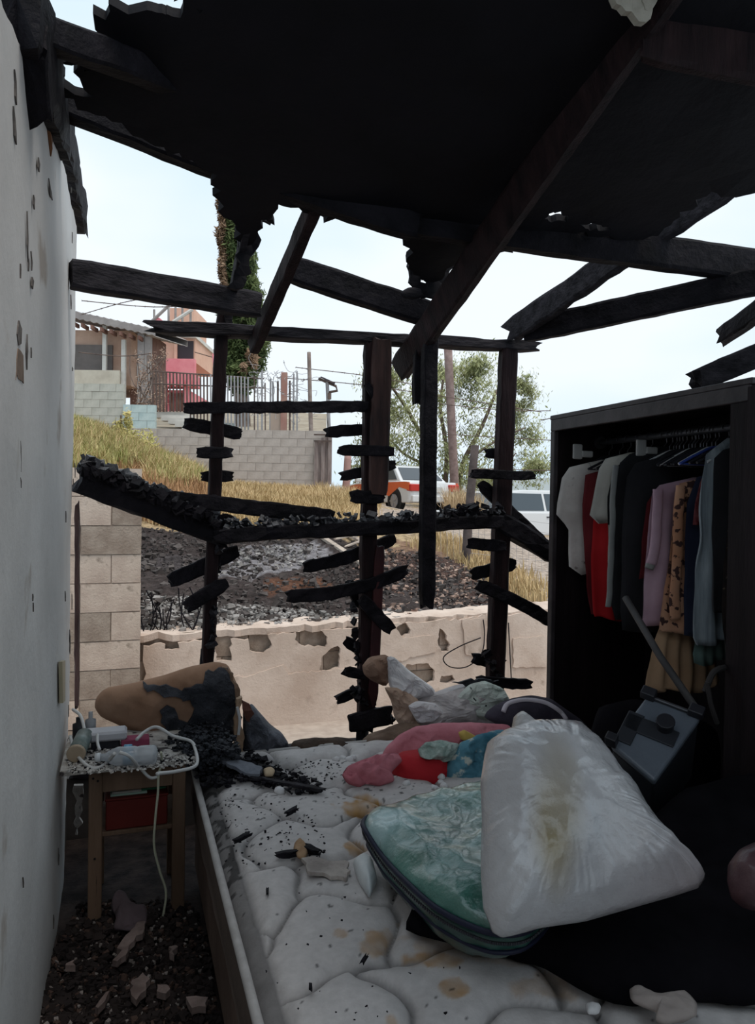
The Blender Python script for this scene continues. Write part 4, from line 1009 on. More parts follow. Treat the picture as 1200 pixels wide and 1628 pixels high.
# garments hang across the wardrobe: profile rows (z below the rail, left half width, right half width)
def garment(name, y, rows, th, m, label, cat, parts=(), xc=None, fold=.010, fk=34, ztop=1.70, twist=0, sleeve=None, group=None, seed=0):
    xc = WX+.25 if xc is None else xc
    random.seed(100+seed)
    n = 30; V = []; Fc = []; R = []
    for i in range(len(rows)-1):
        a, b = rows[i], rows[i+1]; k = max(1, int(abs(b[0]-a[0])/.025))
        for j in range(k): R.append([a[q]+(b[q]-a[q])*j/k for q in range(3)])
    R.append(list(rows[-1])); nr = len(R); o1 = seed*3.7
    for r, (dz, l, rt) in enumerate(R):
        z = ztop-dz; f = min(1, dz/.25)
        for side in (1, -1):
            for c in range(n+1):
                t = c/n; x = xc-l+(l+rt)*t; e = (1-abs(2*t-1)**3)**.6
                w_ = fold*f*(math.sin(fk*t+2*N3((t, dz, 0), 3, o1))+.6*N3((x, 0, z), 9, o1))
                tw = twist*(x-xc)
                zz = z+(.012*math.sin(9*t+o1) if r == nr-1 else 0)+.006*N3((x, 0, z), 12, o1)
                V.append(Vector((x+.008*N3((t*.2, 0, z), 7, o1)*f, y+tw-side*th*e*(.55+.45*f)+w_, zz)))
    m2 = 2*(n+1)
    for r in range(nr-1):
        for c in range(n):
            a = r*m2+c; Fc.append((a, a+m2, a+m2+1, a+1)); a += n+1; Fc.append((a, a+1, a+m2+1, a+m2))
        a = r*m2; Fc.append((a, a+n+1, a+n+1+m2, a+m2)); a = r*m2+n; Fc.append((a, a+m2, a+n+1+m2, a+n+1))
    for c in range(n):
        Fc.append((c, c+1, c+1+n+1, c+n+1)); a = (nr-1)*m2+c; Fc.append((a, a+n+1, a+n+2, a+1))
    me = mesh(name, V, Fc, m, True); o = link(name, me); tag(o, label, cat, group)
    for (pn, pts, rr, mm, lb) in parts:
        g = G(); g.tube(smooth_path(pts, 5), rr if not isinstance(rr, list) else rr, 12); s = g.obj(pn, mm, o, True, label=lb)
        for v in s.data.vertices: v.co.y = y+(v.co.y-y)*.6+.006*N3(v.co, 14, 3)
    return o
dirty_white = mat('dirty_white_cloth', (.54, .49, .46), (.72, .67, .63), 5, .95, .3, 60, c3=(.12, .09, .075), s3=16, lo3=.63, hi3=.7); white_c = mat('white_cloth', (.64, .60, .54), (.78, .74, .67), 4, .95, .3, 60)
red_c = mat('red_cloth', (.42, .008, .012), (.52, .015, .02), 3, .8); black_c = mat('black_cloth', (.008, .008, .010), (.018, .017, .020), 4, .9, .3, 40); grey_edge = mat('grey_cloth', (.17, .17, .17), (.26, .26, .25), 4, .95)
lilac = mat('lilac_cloth', (.32, .20, .25), (.46, .31, .37), 4, .95); leopard = mat('spotted_orange_cloth', (.34, .15, .08), (.46, .25, .16), 5, .9, c3=(.045, .02, .018), s3=30, lo3=.55, hi3=.58)
teal_c = mat('grey_blue_cloth', (.13, .155, .18), (.30, .335, .36), 4, .9, stretch=(8, 8, .6)); patt = mat('dark_patterned_cloth', (.012, .012, .012), (.05, .03, .025), 8, .9, c3=(.22, .17, .12), s3=18, lo3=.62, hi3=.66)
plaid = mat('red_plaid_cloth', (.16, .02, .025), (.32, .10, .10), 30, .9, stretch=(1, 1, 1)); tan_c = mat('tan_cloth', (.36, .22, .13), (.46, .30, .19), 5, .95); navy = mat('navy_cloth', (.01, .012, .03), (.02, .025, .05), 5, .9); maroon = mat('maroon_cloth', (.10, .012, .015), (.16, .02, .025), 4, .9)
def rows_px(y, pl, xc):
    """left outline read at the plane of the garment, mirrored about the hanger"""
    out = []; z0 = None
    for u, v in pl:
        p = P(u, v, 'Y', y)
        if z0 is None: z0 = p.z
        out.append((z0-p.z, xc-p.x, (xc-p.x)*.95))
    return z0, out
gl = []
def G_(name, y, pl, th, m, label, cat, xc=None, **k):
    xc = WX+.25 if xc is None else xc
    z0, rows = rows_px(y, pl, xc); rows = [(0, .05, .05)]+[(dz+.035, l, r) for dz, l, r in rows]
    return garment(name, y, rows, th, m, label, cat, ztop=z0+.035, xc=xc, seed=len(gl), **k)
xc = WX+.25
def add(*a, **k): o = G_(*a, **k); gl.append(o); return o
add('t_shirt', 3.02, [(905, 742), (893, 760), (886, 800), (884, 818), (897, 832), (903, 842), (904, 880), (905, 900), (925, 915)], .028, dirty_white, 'dirty white short sleeved t-shirt with dark specks, farthest left in the wardrobe', 't-shirt', fold=.006, fk=16)
add('dark_shirt', 2.94, [(930, 755), (925, 800), (932, 930), (940, 975)], .02, maroon, 'dark maroon garment hanging behind the red cloth', 'shirt', fold=.007)
add('red_dress', 2.88, [(950, 790), (943, 830), (940, 880), (942, 975), (944, 984)], .03, red_c, 'bright red dress hanging below a white sleeve', 'dress', fold=.008, fk=22)
add('white_shirt', 2.80, [(962, 730), (952, 745), (940, 800), (936, 818), (950, 832), (958, 826), (964, 810), (968, 900), (970, 930)], .022, white_c, 'white short sleeved shirt hanging in front of the red dress', 'shirt', fold=.006)
add('black_shirt', 2.73, [(975, 745), (966, 790), (964, 835), (974, 838)], .02, black_c, 'small black shirt next to the white sleeve', 'shirt')
add('black_coat', 2.64, [(1000, 722), (985, 735), (980, 760), (978, 840), (974, 930), (972, 960), (980, 985)], .045, black_c, 'long black coat with a pale grey sleeve edge', 'coat', fold=.012, fk=18,
    parts=[('sleeve_trim', pix([(984, 740), (979, 780), (977, 850), (973, 940), (971, 966)], 'Y', 2.60), .014, grey_edge, 'pale grey sleeve')])
add('black_dress', 2.54, [(1010, 735), (996, 760), (990, 850), (985, 975), (988, 1000)], .04, black_c, 'plain black dress hanging right of the black coat', 'dress', fold=.012, fk=15)
add('thin_blouse', 2.47, [(1045, 775), (1028, 800), (1020, 860), (1016, 925)], .012, maroon, 'thin maroon garment at the left of the lilac cardigan', 'shirt', xc=xc+.02)
add('lilac_cardigan', 2.42, [(1048, 772), (1036, 785), (1030, 830), (1024, 900), (1022, 985), (1024, 990)], .035, lilac, 'pale lilac long sleeved cardigan with grey cuffs', 'cardigan', xc=xc+.02,
    parts=[('sleeve', pix([(1052, 778), (1050, 820), (1046, 870), (1040, 898)], 'Y', 2.37), .022, lilac, None), ('cuff', pix([(1041, 893), (1037, 905)], 'Y', 2.37), .02, grey_edge, 'grey cuff')])
add('spotted_dress', 2.34, [(1080, 768), (1072, 785), (1068, 850), (1062, 910), (1054, 960), (1048, 1000), (1052, 1008)], .035, leopard, 'orange and brown spotted dress beside the lilac cardigan', 'dress', xc=xc+.05, fold=.014, fk=24,
    parts=[('sleeve', pix([(1088, 772), (1084, 830), (1082, 900), (1078, 950), (1080, 985)], 'Y', 2.29), .022, leopard, None)])
add('tan_skirt', 2.38, [(1052, 985), (1040, 1020), (1030, 1070), (1026, 1095), (1034, 1102)], .02, tan_c, 'pale tan skirt hem hanging under the spotted dress', 'skirt', xc=xc-.09, fold=.012)
add('navy_shirt', 2.29, [(1108, 760), (1092, 800), (1088, 900), (1090, 1010)], .02, navy, 'dark navy garment between the spotted dress and the grey blue robe', 'shirt', xc=xc+.07)
add('plaid_shirt', 2.25, [(1120, 750), (1112, 768), (1104, 800), (1100, 835), (1108, 838)], .012, plaid, 'red plaid shirt edge left of the grey blue robe', 'shirt', xc=xc+.07)
add('grey_blue_robe', 2.20, [(1135, 712), (1122, 722), (1118, 760), (1112, 850), (1106, 940), (1102, 1015), (1106, 1022)], .022, teal_c, 'long grey blue robe hanging in straight folds', 'robe', fold=.014, fk=30, xc=xc-.03)
add('black_jacket', 2.13, [(1150, 715), (1136, 730), (1132, 840), (1134, 980)], .03, black_c, 'plain black jacket right of the grey blue robe', 'jacket', xc=xc+.03)
add('patterned_dress', 2.06, [(1170, 800), (1156, 830), (1150, 900), (1148, 1000), (1155, 1050)], .025, patt, 'dark dress with pale brown pattern at the near end', 'dress', xc=xc+.05)
add('teal_scarf', 2.24, [(1104, 1022), (1100, 1040), (1102, 1055)], .012, mat('teal_dim', (.10, .16, .15), (.15, .22, .2), 5, .9), 'small dull green cloth below the grey blue robe', 'scarf', xc=xc-.06)
random.seed(11)
ys = [3.02, 2.94, 2.88, 2.80, 2.73, 2.64, 2.54, 2.47, 2.42, 2.34, 2.29, 2.25, 2.20, 2.13, 2.06]
nms = ['dirty white t-shirt', 'maroon garment', 'red dress', 'white shirt', 'small black shirt', 'black coat', 'plain black dress', 'thin maroon garment', 'lilac cardigan', 'spotted dress', 'navy garment', 'plaid shirt', 'grey blue robe', 'black jacket', 'patterned dress']
for i, y in enumerate(ys):
    m_ = hang_w if i in (3, 5, 12) else (hang_b if i == 9 else hang_k)
    hanger(y, m_, 0, .17, ('white' if m_ is hang_w else 'blue' if m_ is hang_b else 'black')+' hanger carrying the '+nms[i])
for i in range(12):
    hanger(2.36+.022*i+random.uniform(-.006, .006), hang_w if i % 5 == 0 else hang_k, random.uniform(-.1, .1), .16, 'empty hanger crowded in the middle of the clothes rail', group='empty hangers on the rail')
# pale tags on the rail
for (u, v, y) in ((918, 718, 2.98), (1019, 712, 2.62)):
    a = P(u, v, 'Y', y); g = G(); g.box(a, (.05, .012, .07)); g.box(a+Vector((.05, 0, -.01)), (.06, .02, .03)); o = bevel(g.obj('clothes_clip', mat('clip_pale', (.34, .33, .32), rough=.5)), .006, 2)
    tag(o, 'pale grey clip hanging from the rail above the '+('white t-shirt' if u < 950 else 'black coat'), 'clip')

# ================================================================== BED
BX0, BX1, BY0, BY1, BZ = .255, 1.70, .90, 2.96, .50
mattress_m = mat('mattress_cloth', (.50, .475, .465), (.63, .605, .595), 3, .95, .35, 110, .15, c3=(.42, .30, .20), s3=2.6, lo3=.68, hi3=.76, bdist=.004)
stain = mat('x', (.5, .3, .1))
def cells(x, y):
    wx = x+.030*math.sin(y*21+1)+.05*N3((x, y, 0), 2.2, 4); wy = y+.028*math.sin(x*24)+.05*N3((x, y, 0), 2.2, 14)
    gx, gy = wx/.31, wy/.25; best = [9, 9]; iy = math.floor(gy); 
    for j in (iy-1, iy, iy+1):
        ox = .5*(j % 2)
        ix = math.floor(gx-ox)
        for i in (ix-1, ix, ix+1, ix+2):
            cx = i+ox+.5+.16*math.sin(i*12.9+j*4.1); cy = j+.5+.16*math.sin(i*7.3+j*9.7)
            d = math.hypot(gx-cx, (gy-cy)*1.05)
            if d < best[0]: best = [d, best[0]]
            elif d < best[1]: best[1] = d
    return best[1]-best[0]
def mattress():
    NX, NY = 230, 330; V = []; Fc = []; att = []
    sp = [(575, 1285, 38, 16, 1), (566, 1348, 16, 13, .9), (600, 1500, 22, 22, .8), (540, 1483, 12, 8, .7), (690, 1525, 60, 14, .8), (722, 1575, 22, 16, .8), (622, 1625, 14, 22, .6), (432, 1232, 14, 7, .5), (860, 1570, 50, 20, .5), (760, 1500, 120, 30, .4)]
    for j in range(NY+1):
        for i in range(NX+1):
            x = BX0+(BX1-BX0)*i/NX; y = BY0+(BY1-BY0)*j/NY
            ed = min(x-BX0, BX1-x, BY1-y, y-BY0); c = cells(x, y); 
            c = min(c, max(0, (ed-.045)*8)) if ed > .045 else 0
            z = BZ-.018+.031*(1-math.exp(-c*9))+.010*N3((x, y, 0), 4, 2)
            if ed < .045: z = BZ-.012-.03*(1-ed/.045)**2
            z += .0035*N3((x, y, 0), 18, 1)*(1+2*math.exp(-c*6))
            V.append(Vector((x, y, z))); u, v, _ = UV(V[-1]); k = 0
            for (su, sv, ru, rv, a) in sp:
                q = math.hypot((u-su)/ru, (v-sv)/rv)+.8*N3((x, y, 0), 11, 6)+.3*N3((x, y, 0), 40, 2); k = max(k, a*max(0, min(1, (1.05-q)*5))*(.7+.5*N3((x, y, 0), 30)))
            base = Vector((.56, .525, .515)); st_ = Vector((.42, .225, .07)); dirt = max(0, 1-c*14)*.62+max(0, N3((x, y, 0), 2.2, 9))*.12  # seam lines and rim toned darker, plus random blotches
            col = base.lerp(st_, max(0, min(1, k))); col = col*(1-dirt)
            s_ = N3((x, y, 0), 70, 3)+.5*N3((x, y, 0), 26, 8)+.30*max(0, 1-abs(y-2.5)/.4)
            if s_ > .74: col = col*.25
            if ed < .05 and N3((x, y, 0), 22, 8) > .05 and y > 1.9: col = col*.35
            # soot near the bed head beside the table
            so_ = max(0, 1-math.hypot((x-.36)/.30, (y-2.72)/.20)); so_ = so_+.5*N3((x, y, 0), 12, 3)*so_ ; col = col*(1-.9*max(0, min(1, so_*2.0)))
            att.append((*col, 1))
    for j in range(NY):
        for i in range(NX):
            a = j*(NX+1)+i; Fc.append((a, a+1, a+NX+2, a+NX+1))
    rim = [i for i in range(NX+1)]+[j*(NX+1)+NX for j in range(1, NY+1)]+[NY*(NX+1)+i for i in range(NX-1, -1, -1)]+[j*(NX+1) for j in range(NY-1, 0, -1)]
    prev = rim; n = len(rim)
    for (off, z) in ((.004, BZ-.06), (.006, BZ-.15), (-.004, BZ-.23)):
        s = len(V)
        for r in rim:
            p = V[r]; q = Vector((p.x, p.y, z))
            if abs(p.x-BX0) < 1e-4: q.x -= off
            if abs(p.x-BX1) < 1e-4: q.x += off
            if abs(p.y-BY1) < 1e-4: q.y += off
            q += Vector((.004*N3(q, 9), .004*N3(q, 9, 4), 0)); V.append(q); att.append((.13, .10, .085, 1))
        cur = list(range(s, s+n))
        for k in range(n): Fc.append((prev[k], cur[k], cur[(k+1) % n], prev[(k+1) % n]))
        prev = cur
    Fc.append(tuple(prev))
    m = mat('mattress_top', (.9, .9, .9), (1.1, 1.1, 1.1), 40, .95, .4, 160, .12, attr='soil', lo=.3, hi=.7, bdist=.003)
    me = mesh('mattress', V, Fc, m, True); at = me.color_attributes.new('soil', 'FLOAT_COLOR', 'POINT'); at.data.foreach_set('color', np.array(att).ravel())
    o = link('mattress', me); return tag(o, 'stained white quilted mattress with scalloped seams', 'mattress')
mt = mattress()
pip_m = mat('piping', (.36, .34, .33), (.46, .44, .43), 20, .9)
g = G(); g.tube(smooth_path([(BX0-.004, BY0, BZ-.02), (BX0-.004, 1.5, BZ-.018), (BX0-.006, 2.2, BZ-.02), (BX0-.004, BY1-.02, BZ-.02), (BX0+.03, BY1+.004, BZ-.02), (BX1, BY1+.004, BZ-.02)], 10), .011, 8); g.obj('piping', pip_m, mt, True)
bs = thing('bed_base', (.98, 1.93, 0), 'dark dusty bed base under the mattress', 'bed')
base_m = mat('bed_base_cloth', (.10, .065, .05), (.20, .14, .11), 3, .9, .3, 30); bx('box', BX0+.01, BX1-.01, BY0+.01, BY1-.01, .06, BZ-.235, base_m, bs, .01)
for x in (BX0+.08, BX1-.08):
    for y in (BY0+.08, BY1-.08): bx('leg', x-.025, x+.025, y-.025, y+.025, 0, .062, ward_m, bs, .004)

# ================================================================== THINGS AT THE BED HEAD
def stuffpix(pl, Y=None, Z=None, PL=None):
    return pix(pl, 'Y', Y) if Y else (pix(pl, 'Z', Z) if Z else pix(pl, 'PL', PL))
card = mat('cardboard', (.25, .155, .095), (.36, .24, .155), 3, .9, .4, 30, .15, c3=(.012, .011, .014), s3=3.2, lo3=.60, hi3=.63, bdist=.006)
brown_c = mat('brown_cushion', (.22, .125, .08), (.33, .205, .14), 3.5, .95, .35, 40, .1, bdist=.005)
charf = mat('crusted_char', (.008, .009, .013), (.034, .036, .046), 16, .7, 1, 34, .35, bdist=.015)
greych = mat('blue_grey_char', (.045, .050, .065), (.12, .125, .15), 10, .7, 1, 26, .4, bdist=.02)
# brown burnt cushion (big brown roll)
cu = pill('burnt_cushion', pix([(150, 1125), (152, 1110), (165, 1095), (210, 1088), (260, 1075), (300, 1062), (345, 1052), (362, 1056), (376, 1085), (381, 1105), (376, 1130), (370, 1160), (340, 1190), (300, 1200), (255, 1188), (220, 1170), (188, 1152), (160, 1140)], 'Y', 3.14), .09, .12, brown_c, None, nr=22, na=100, wr=.010, ws=6, pw=2.6, crump=.018, cks=4)
tag(cu, 'big brown scorched cushion slumped at the bed head', 'cushion')
def on_pill(pl, Yv, th, m, name, par, label=None, up=.09, rg=.008, cr=.012):
    """crust patch lying over the bulge of the cushion"""
    from mathutils.bvhtree import BVHTree
    bm = bmesh.new(); bm.from_mesh(par.data); bv = BVHTree.FromBMesh(bm)
    o = plate(name, pix(pl, 'Y', Yv), th, m, par, ragged=rg, step=.02, res=.022, label=label)
    for v in o.data.vertices:
        co = v.co.copy(); h = bv.ray_cast(Vector((co.x, co.y-1.0, co.z)), Vector((0, 1, 0)))
        side = -1 if co.y < Yv else 1
        if h[0] is not None: v.co.y = h[0].y+side*th*.6-.002+cr*.6*N3(co, 26)
        else: v.co.y = Yv-.01+side*th*.5
    bm.free(); return o
on_pill([(284, 1094), (300, 1084), (320, 1080), (330, 1056), (362, 1060), (374, 1090), (378, 1130), (368, 1180), (320, 1198), (270, 1192), (268, 1160), (258, 1145), (253, 1122), (262, 1112), (276, 1116), (282, 1132), (296, 1138), (306, 1118), (300, 1104)], 3.14, .022, charf, 'char_crust', cu, 'black crust')
on_pill([(226, 1080), (280, 1088), (298, 1096), (285, 1101), (226, 1088)], 3.14, .018, charf, 'char_crust', cu, 'black crust')
# curled board end standing beside it
e = plate('board_piece', pix([(352, 1060), (372, 1072), (382, 1105), (380, 1120), (368, 1112), (356, 1085)], 'Y', 3.10), .02, mat('burnt_board', (.12, .07, .045), (.24, .16, .11), 8, .9, .5, 40), ragged=.005, step=.02, crumple=.02, cs=9, res=.03)
tag(e, 'curled brown board end beside the big brown cushion', 'board')
e = plate('board_piece', pix([(376, 1110), (384, 1108), (382, 1150), (388, 1170), (384, 1204), (370, 1204), (372, 1160)], 'Y', 3.02), .03, mat('split_wood', (.30, .19, .12), (.46, .33, .23), 10, .9, .5, 40), ragged=.004, step=.02)
tag(e, 'splintered pale wood stump between the brown cushion and the grey heap', 'wood')
g = G(); g.tube(smooth_path(pix([(377, 1124), (381, 1145), (379, 1168)], 'Y', 2.99), 4), .006, 6); o = g.obj('white_strip', hang_w); tag(o, 'white plastic strip stuck to the splintered wood', 'strip')
gp = pill('burnt_heap', pix([(386, 1130), (400, 1118), (415, 1135), (430, 1152), (448, 1165), (458, 1180), (462, 1200), (386, 1204)], 'Y', 3.05), .09, .08, greych, None, nr=16, na=70, wr=.008, crump=.03, cks=8)
tag(gp, 'blue grey charred heap shaped like a cone at the bed head', 'debris')
pl0 = plate('burnt_flap', pix([(384, 1115), (398, 1118), (410, 1140), (402, 1150), (386, 1135)], 'Y', 3.0), .015, mat('rust_brown', (.07, .025, .018), (.14, .06, .045), 9, .9, .5), ragged=.006, step=.02, crumple=.02, cs=12, res=.02); tag(pl0, 'rust brown flap on top of the grey cone shaped heap', 'debris')
dkb = mat('dark_brown_foam', (.03, .019, .014), (.10, .068, .05), 7, .95, .8, 30, bdist=.01)
o = pill('burnt_pillow', pix([(456, 1200), (465, 1180), (500, 1173), (555, 1174), (577, 1182), (577, 1196), (540, 1203), (480, 1204)], 'Y', 3.0), .07, .06, dkb, None, nr=14, na=70, wr=.006, crump=.03, cks=8); tag(o, 'flat dark brown burnt pillow at the centre of the bed head', 'pillow')
o = pill('burnt_pillow', pix([(573, 1194), (576, 1176), (610, 1162), (645, 1150), (668, 1150), (670, 1172), (640, 1192), (600, 1198)], 'Y', 2.98), .07, .06, mat('mid_brown_foam', (.085, .052, .037), (.19, .13, .095), 7, .95, .8, 30), None, nr=14, na=70, wr=.006, crump=.035, cks=8); tag(o, 'brown burnt foam pad rising towards the pink blanket', 'pillow')
# large torn cardboard / foil sheet
foil = mat('silvery_card', (.40, .36, .36), (.60, .585, .60), 5, .55, .5, 16, .3, c3=(.30, .17, .12), s3=5, lo3=.62, hi3=.68)
mint_s = mat('speckled_mint', (.48, .55, .50), (.62, .66, .62), 6, .7, .4, 40, c3=(.03, .04, .04), s3=30, lo3=.64, hi3=.67)
bcard = mat('torn_brown_card', (.17, .10, .07), (.34, .22, .16), 5, .9, .4, 40)
cs = thing('torn_cardboard', P(680, 1140, 'Y', 3.1), 'torn brown cardboard with a silvery white crumpled lining behind the pink blanket', 'cardboard')
pill('brown_end', pix([(575, 1058), (590, 1044), (612, 1040), (626, 1050), (624, 1078), (612, 1092), (590, 1082), (578, 1072)], 'Y', 3.13), .05, .04, bcard, cs, nr=8, na=34, smooth=False, wr=.006, ws=14, crump=.03, cks=7)
pill('lining', pix([(614, 1044), (624, 1042), (650, 1066), (690, 1094), (694, 1106), (660, 1112), (630, 1110), (618, 1090)], 'Y', 3.10), .05, .03, mat('white_lining', (.60, .59, .61), (.76, .75, .77), 5, .5, .4, 18), cs, nr=8, na=34, smooth=False, wr=.004, crump=.028, cks=7)
pill('brown_body', pix([(610, 1092), (640, 1094), (664, 1110), (672, 1130), (660, 1155), (640, 1160), (626, 1140), (622, 1115)], 'Y', 3.07), .05, .04, mat('brown_card_b', (.28, .18, .125), (.46, .34, .27), 4, .85, .4, 30), cs, nr=8, na=34, smooth=False, wr=.006, crump=.035, cks=7)
pill('silver_body', pix([(655, 1115), (680, 1104), (720, 1090), (760, 1082), (790, 1090), (810, 1112), (820, 1140), (790, 1156), (700, 1158), (655, 1156)], 'Y', 3.09), .08, .05, foil, cs, nr=10, na=48, smooth=False, wr=.006, ws=11, crump=.03, cks=6)
pill('speckled_lining', pix([(726, 1108), (745, 1088), (770, 1082), (800, 1094), (812, 1115), (800, 1140), (770, 1145), (740, 1135)], 'Y', 3.03), .035, .02, mint_s, cs, nr=9, na=40, smooth=False, wr=.004, ws=14, crump=.022, cks=9, label='mint green lining with black specks')
pill('rag_end', pix([(648, 1122), (664, 1114), (692, 1118), (706, 1132), (690, 1148), (664, 1150)], 'Y', 3.0), .035, .02, mat('white_rag', (.58, .56, .58), (.70, .68, .7), 6, .7), cs, nr=8, na=32, smooth=False, wr=.004, crump=.03, cks=9)
plate('charred_edge', pix([(718, 1084), (770, 1078), (792, 1082), (770, 1086), (735, 1088)], 'Y', 3.06), .012, charf, cs, ragged=.004, step=.015)
# dark jacket with a white stripe
jk = pill('jacket', pix([(768, 1140), (785, 1122), (815, 1110), (845, 1105), (875, 1110), (900, 1128), (925, 1145), (940, 1165), (900, 1172), (840, 1165), (790, 1152)], 'Y', 2.86), .10, .07, mat('plum_black_cloth', (.022, .018, .028), (.055, .045, .065), 5, .9, .3, 40), None, nr=12, na=60, wr=.018, ws=9)
tag(jk, 'plum black jacket with a white stripe behind the white bag', 'jacket')
from mathutils.bvhtree import BVHTree
def drape_tube(name, pts, r, target, m, off=.004, flat=.5, label=None):
    bm = bmesh.new(); bm.from_mesh(target.data); bv = BVHTree.FromBMesh(bm); out = []
    for p in smooth_path(pts, 6):
        d = (p-Vector((0, 0, H0))).normalized(); h = bv.ray_cast(Vector((0, 0, H0)), d)
        out.append((h[0] if h[0] is not None else p)-d*off)
    bm.free(); g = G(); g.tube(out, r, 8); return g.obj(name, m, target, True, label=label)
drape_tube('stripe', pix([(800, 1132), (808, 1119), (835, 1113), (865, 1117), (888, 1130), (900, 1144)], 'Y', 2.8), .011, jk, mat('stripe_white', (.55, .50, .55), rough=.8), .002, label='white stripe')

# ---- blanket pile
pinkb = mat('pink_blanket', (.46, .14, .17), (.60, .23, .27), 5, .95, .6, 60, .15, bdist=.006)
def blob(name, pl, Y, up, dn, m, label, cat, **k):
    kk = dict(nr=12, na=60, wr=.016, ws=9); kk.update(k); o = pill(name, pix(pl, 'Y', Y) if not isinstance(Y, tuple) else pix(pl, 'PL', Y), up, dn, m, None, **kk); return tag(o, label, cat)
tiltp = lambda u, v, Z, s=.6: (P(u, v, 'Z', Z), Vector((0, -s, 1)).normalized())
blob('pink_blanket', [(600, 1215), (612, 1190), (635, 1168), (660, 1155), (700, 1150), (760, 1149), (808, 1152), (820, 1166), (780, 1180), (735, 1182), (690, 1190), (655, 1205), (630, 1222), (608, 1230)], 2.64, .09, .05, pinkb, 'soft pink fleece blanket heaped on the mattress', 'blanket', crump=.024, cks=8, nr=30, na=130)
pk = COL.objects['pink_blanket']
p2 = pill('blanket_tail', pix([(543, 1232), (552, 1218), (580, 1206), (605, 1200), (632, 1196), (640, 1210), (622, 1228), (628, 1242), (604, 1250), (580, 1246), (572, 1252), (552, 1246)], 'PL', tiltp(590, 1240, .53, 1.0)), .035, .02, pinkb, pk, nr=10, na=56, wr=.01, ws=12, crump=.022, cks=13)
blob('red_cushion', [(622, 1230), (624, 1208), (640, 1196), (670, 1192), (700, 1196), (715, 1210), (712, 1240), (700, 1254), (670, 1250), (640, 1240)], 2.52, .09, .06, mat('red_velvet', (.38, .012, .018), (.50, .02, .03), 5, .8, .3, 40), 'bright red cushion tucked under the pink blanket', 'cushion', wr=.006, ws=5)
mintk = mat('mint_crochet', (.26, .36, .32), (.50, .58, .53), 40, .95, .8, 90)
blob('crochet_cloth', [(664, 1192), (676, 1180), (700, 1177), (728, 1182), (740, 1192), (730, 1206), (700, 1212), (684, 1206), (668, 1204)], 2.47, .03, .03, mintk, 'crumpled mint green crochet cloth over the red cushion', 'cloth', wr=.012, ws=22, crump=.03, cks=9, nr=18, na=80)
tealb = mat('teal_patterned', (.03, .13, .19), (.13, .30, .38), 9, .9, .4, 50, c3=(.50, .53, .48), s3=22, lo3=.57, hi3=.63)
blob('teal_shirt', [(706, 1246), (710, 1222), (722, 1200), (735, 1182), (760, 1168), (800, 1160), (815, 1168), (805, 1190), (800, 1220), (785, 1244), (750, 1256), (722, 1258)], 2.45, .06, .05, tealb, 'crumpled teal and white patterned shirt left of the white bag', 'shirt', wr=.012, ws=11, crump=.028, cks=10, nr=28, na=130)
yl = blob('yellow_cloth', [(728, 1164), (738, 1160), (760, 1172), (752, 1182), (732, 1176)], 2.50, .02, .01, mat('yellow_cloth', (.55, .36, .08), (.66, .45, .14), 5, .9), 'small yellow cloth corner between pink blanket and teal shirt', 'cloth', nr=6, na=30)
fluff = mat('white_fluff', (.60, .58, .58), (.74, .72, .72), 12, .98)
def fluffs(lst, label, grp, mm=fluff, name='foam_piece', cat='foam', zz=None, s=(.012, .02)):
    for i, (u, v) in enumerate(lst):
        p = P(u, v, 'Z', zz or BZ+.012); r = random.uniform(*s)
        q = [p+Vector((math.cos(a)*r*random.uniform(.7, 1.2), math.sin(a)*r*random.uniform(.7, 1.2), 0)) for a in [k*.785 for k in range(8)]]
        o = pill(name, q, r*.7, r*.4, mm, None, nr=5, na=20, wr=.005, ws=40, n=(0, 0, 1)); tag(o, label, cat, grp)
fluffs([(696, 1232), (700, 1244), (706, 1250), (646, 1246), (690, 1252), (702, 1236)], 'small tuft of white stuffing beside the red cushion', 'stuffing tufts by the red cushion')
fluffs([(445, 1258)], 'white foam lump on the charred plank', None, s=(.02, .022))
fluffs([(535, 1208), (545, 1206), (556, 1209), (562, 1204)], 'small white plaster crumb near the dark burnt pillow', 'plaster crumbs by the burnt pillow')

# ================================================================== BAGS
clearf = mat('clear_film', (.75, .85, .83), rough=.12, alpha=.28, spec=.8, bump=.6, bscale=9, bdist=.02)
green_q = mat('green_quilt_glare', (.018, .105, .075), (.10, .28, .23), 3.4, .30, .9, 9, .7, c3=(.34, .50, .50), s3=3.0, lo3=.52, hi3=.66, coat=.9, bdist=.02)  # pale blue patches put the film's glare into the colour
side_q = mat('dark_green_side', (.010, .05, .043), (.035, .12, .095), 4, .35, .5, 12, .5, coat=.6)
navyp = mat('navy_piping', (.012, .014, .035), rough=.5)
gz_ = .655
gout = [P(*a, 'Z', gz_) for a in ((583, 1322), (578, 1308), (592, 1296), (640, 1282), (690, 1266), (740, 1250), (800, 1243))]
gout += [P(*a, 'Z', gz_) for a in ((850, 1262), (890, 1310), (900, 1380))]
gout += [P(*a, 'Z', gz_-.02) for a in ((880, 1440), (840, 1478), (790, 1484), (740, 1468), (690, 1440), (645, 1400), (610, 1362))]
gb = pill('bedding_bag', gout, .05, .125, green_q, None, nr=24, na=120, wr=.010, ws=6, pw=4.5, n=(0, 0, 1), crump=.012, cks=5)
tag(gb, 'zipped clear bag of green bedding with dark piping', 'bag')
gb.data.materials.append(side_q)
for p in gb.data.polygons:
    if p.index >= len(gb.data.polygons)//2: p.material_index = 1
c_ = sum(gout, Vector())/len(gout)
rs = []; npt = len(gout)
g = G(); g.tube(smooth_path([p+(p-c_).normalized()*.002 for p in gout[-7:]+gout[:8]], 5), .0065, 8); g.obj('piping', navyp, gb, True, label='dark navy piping')
low = [p+(c_-p)*.05+Vector((0, 0, -.050)) for p in gout[-8:]+gout[:3]]
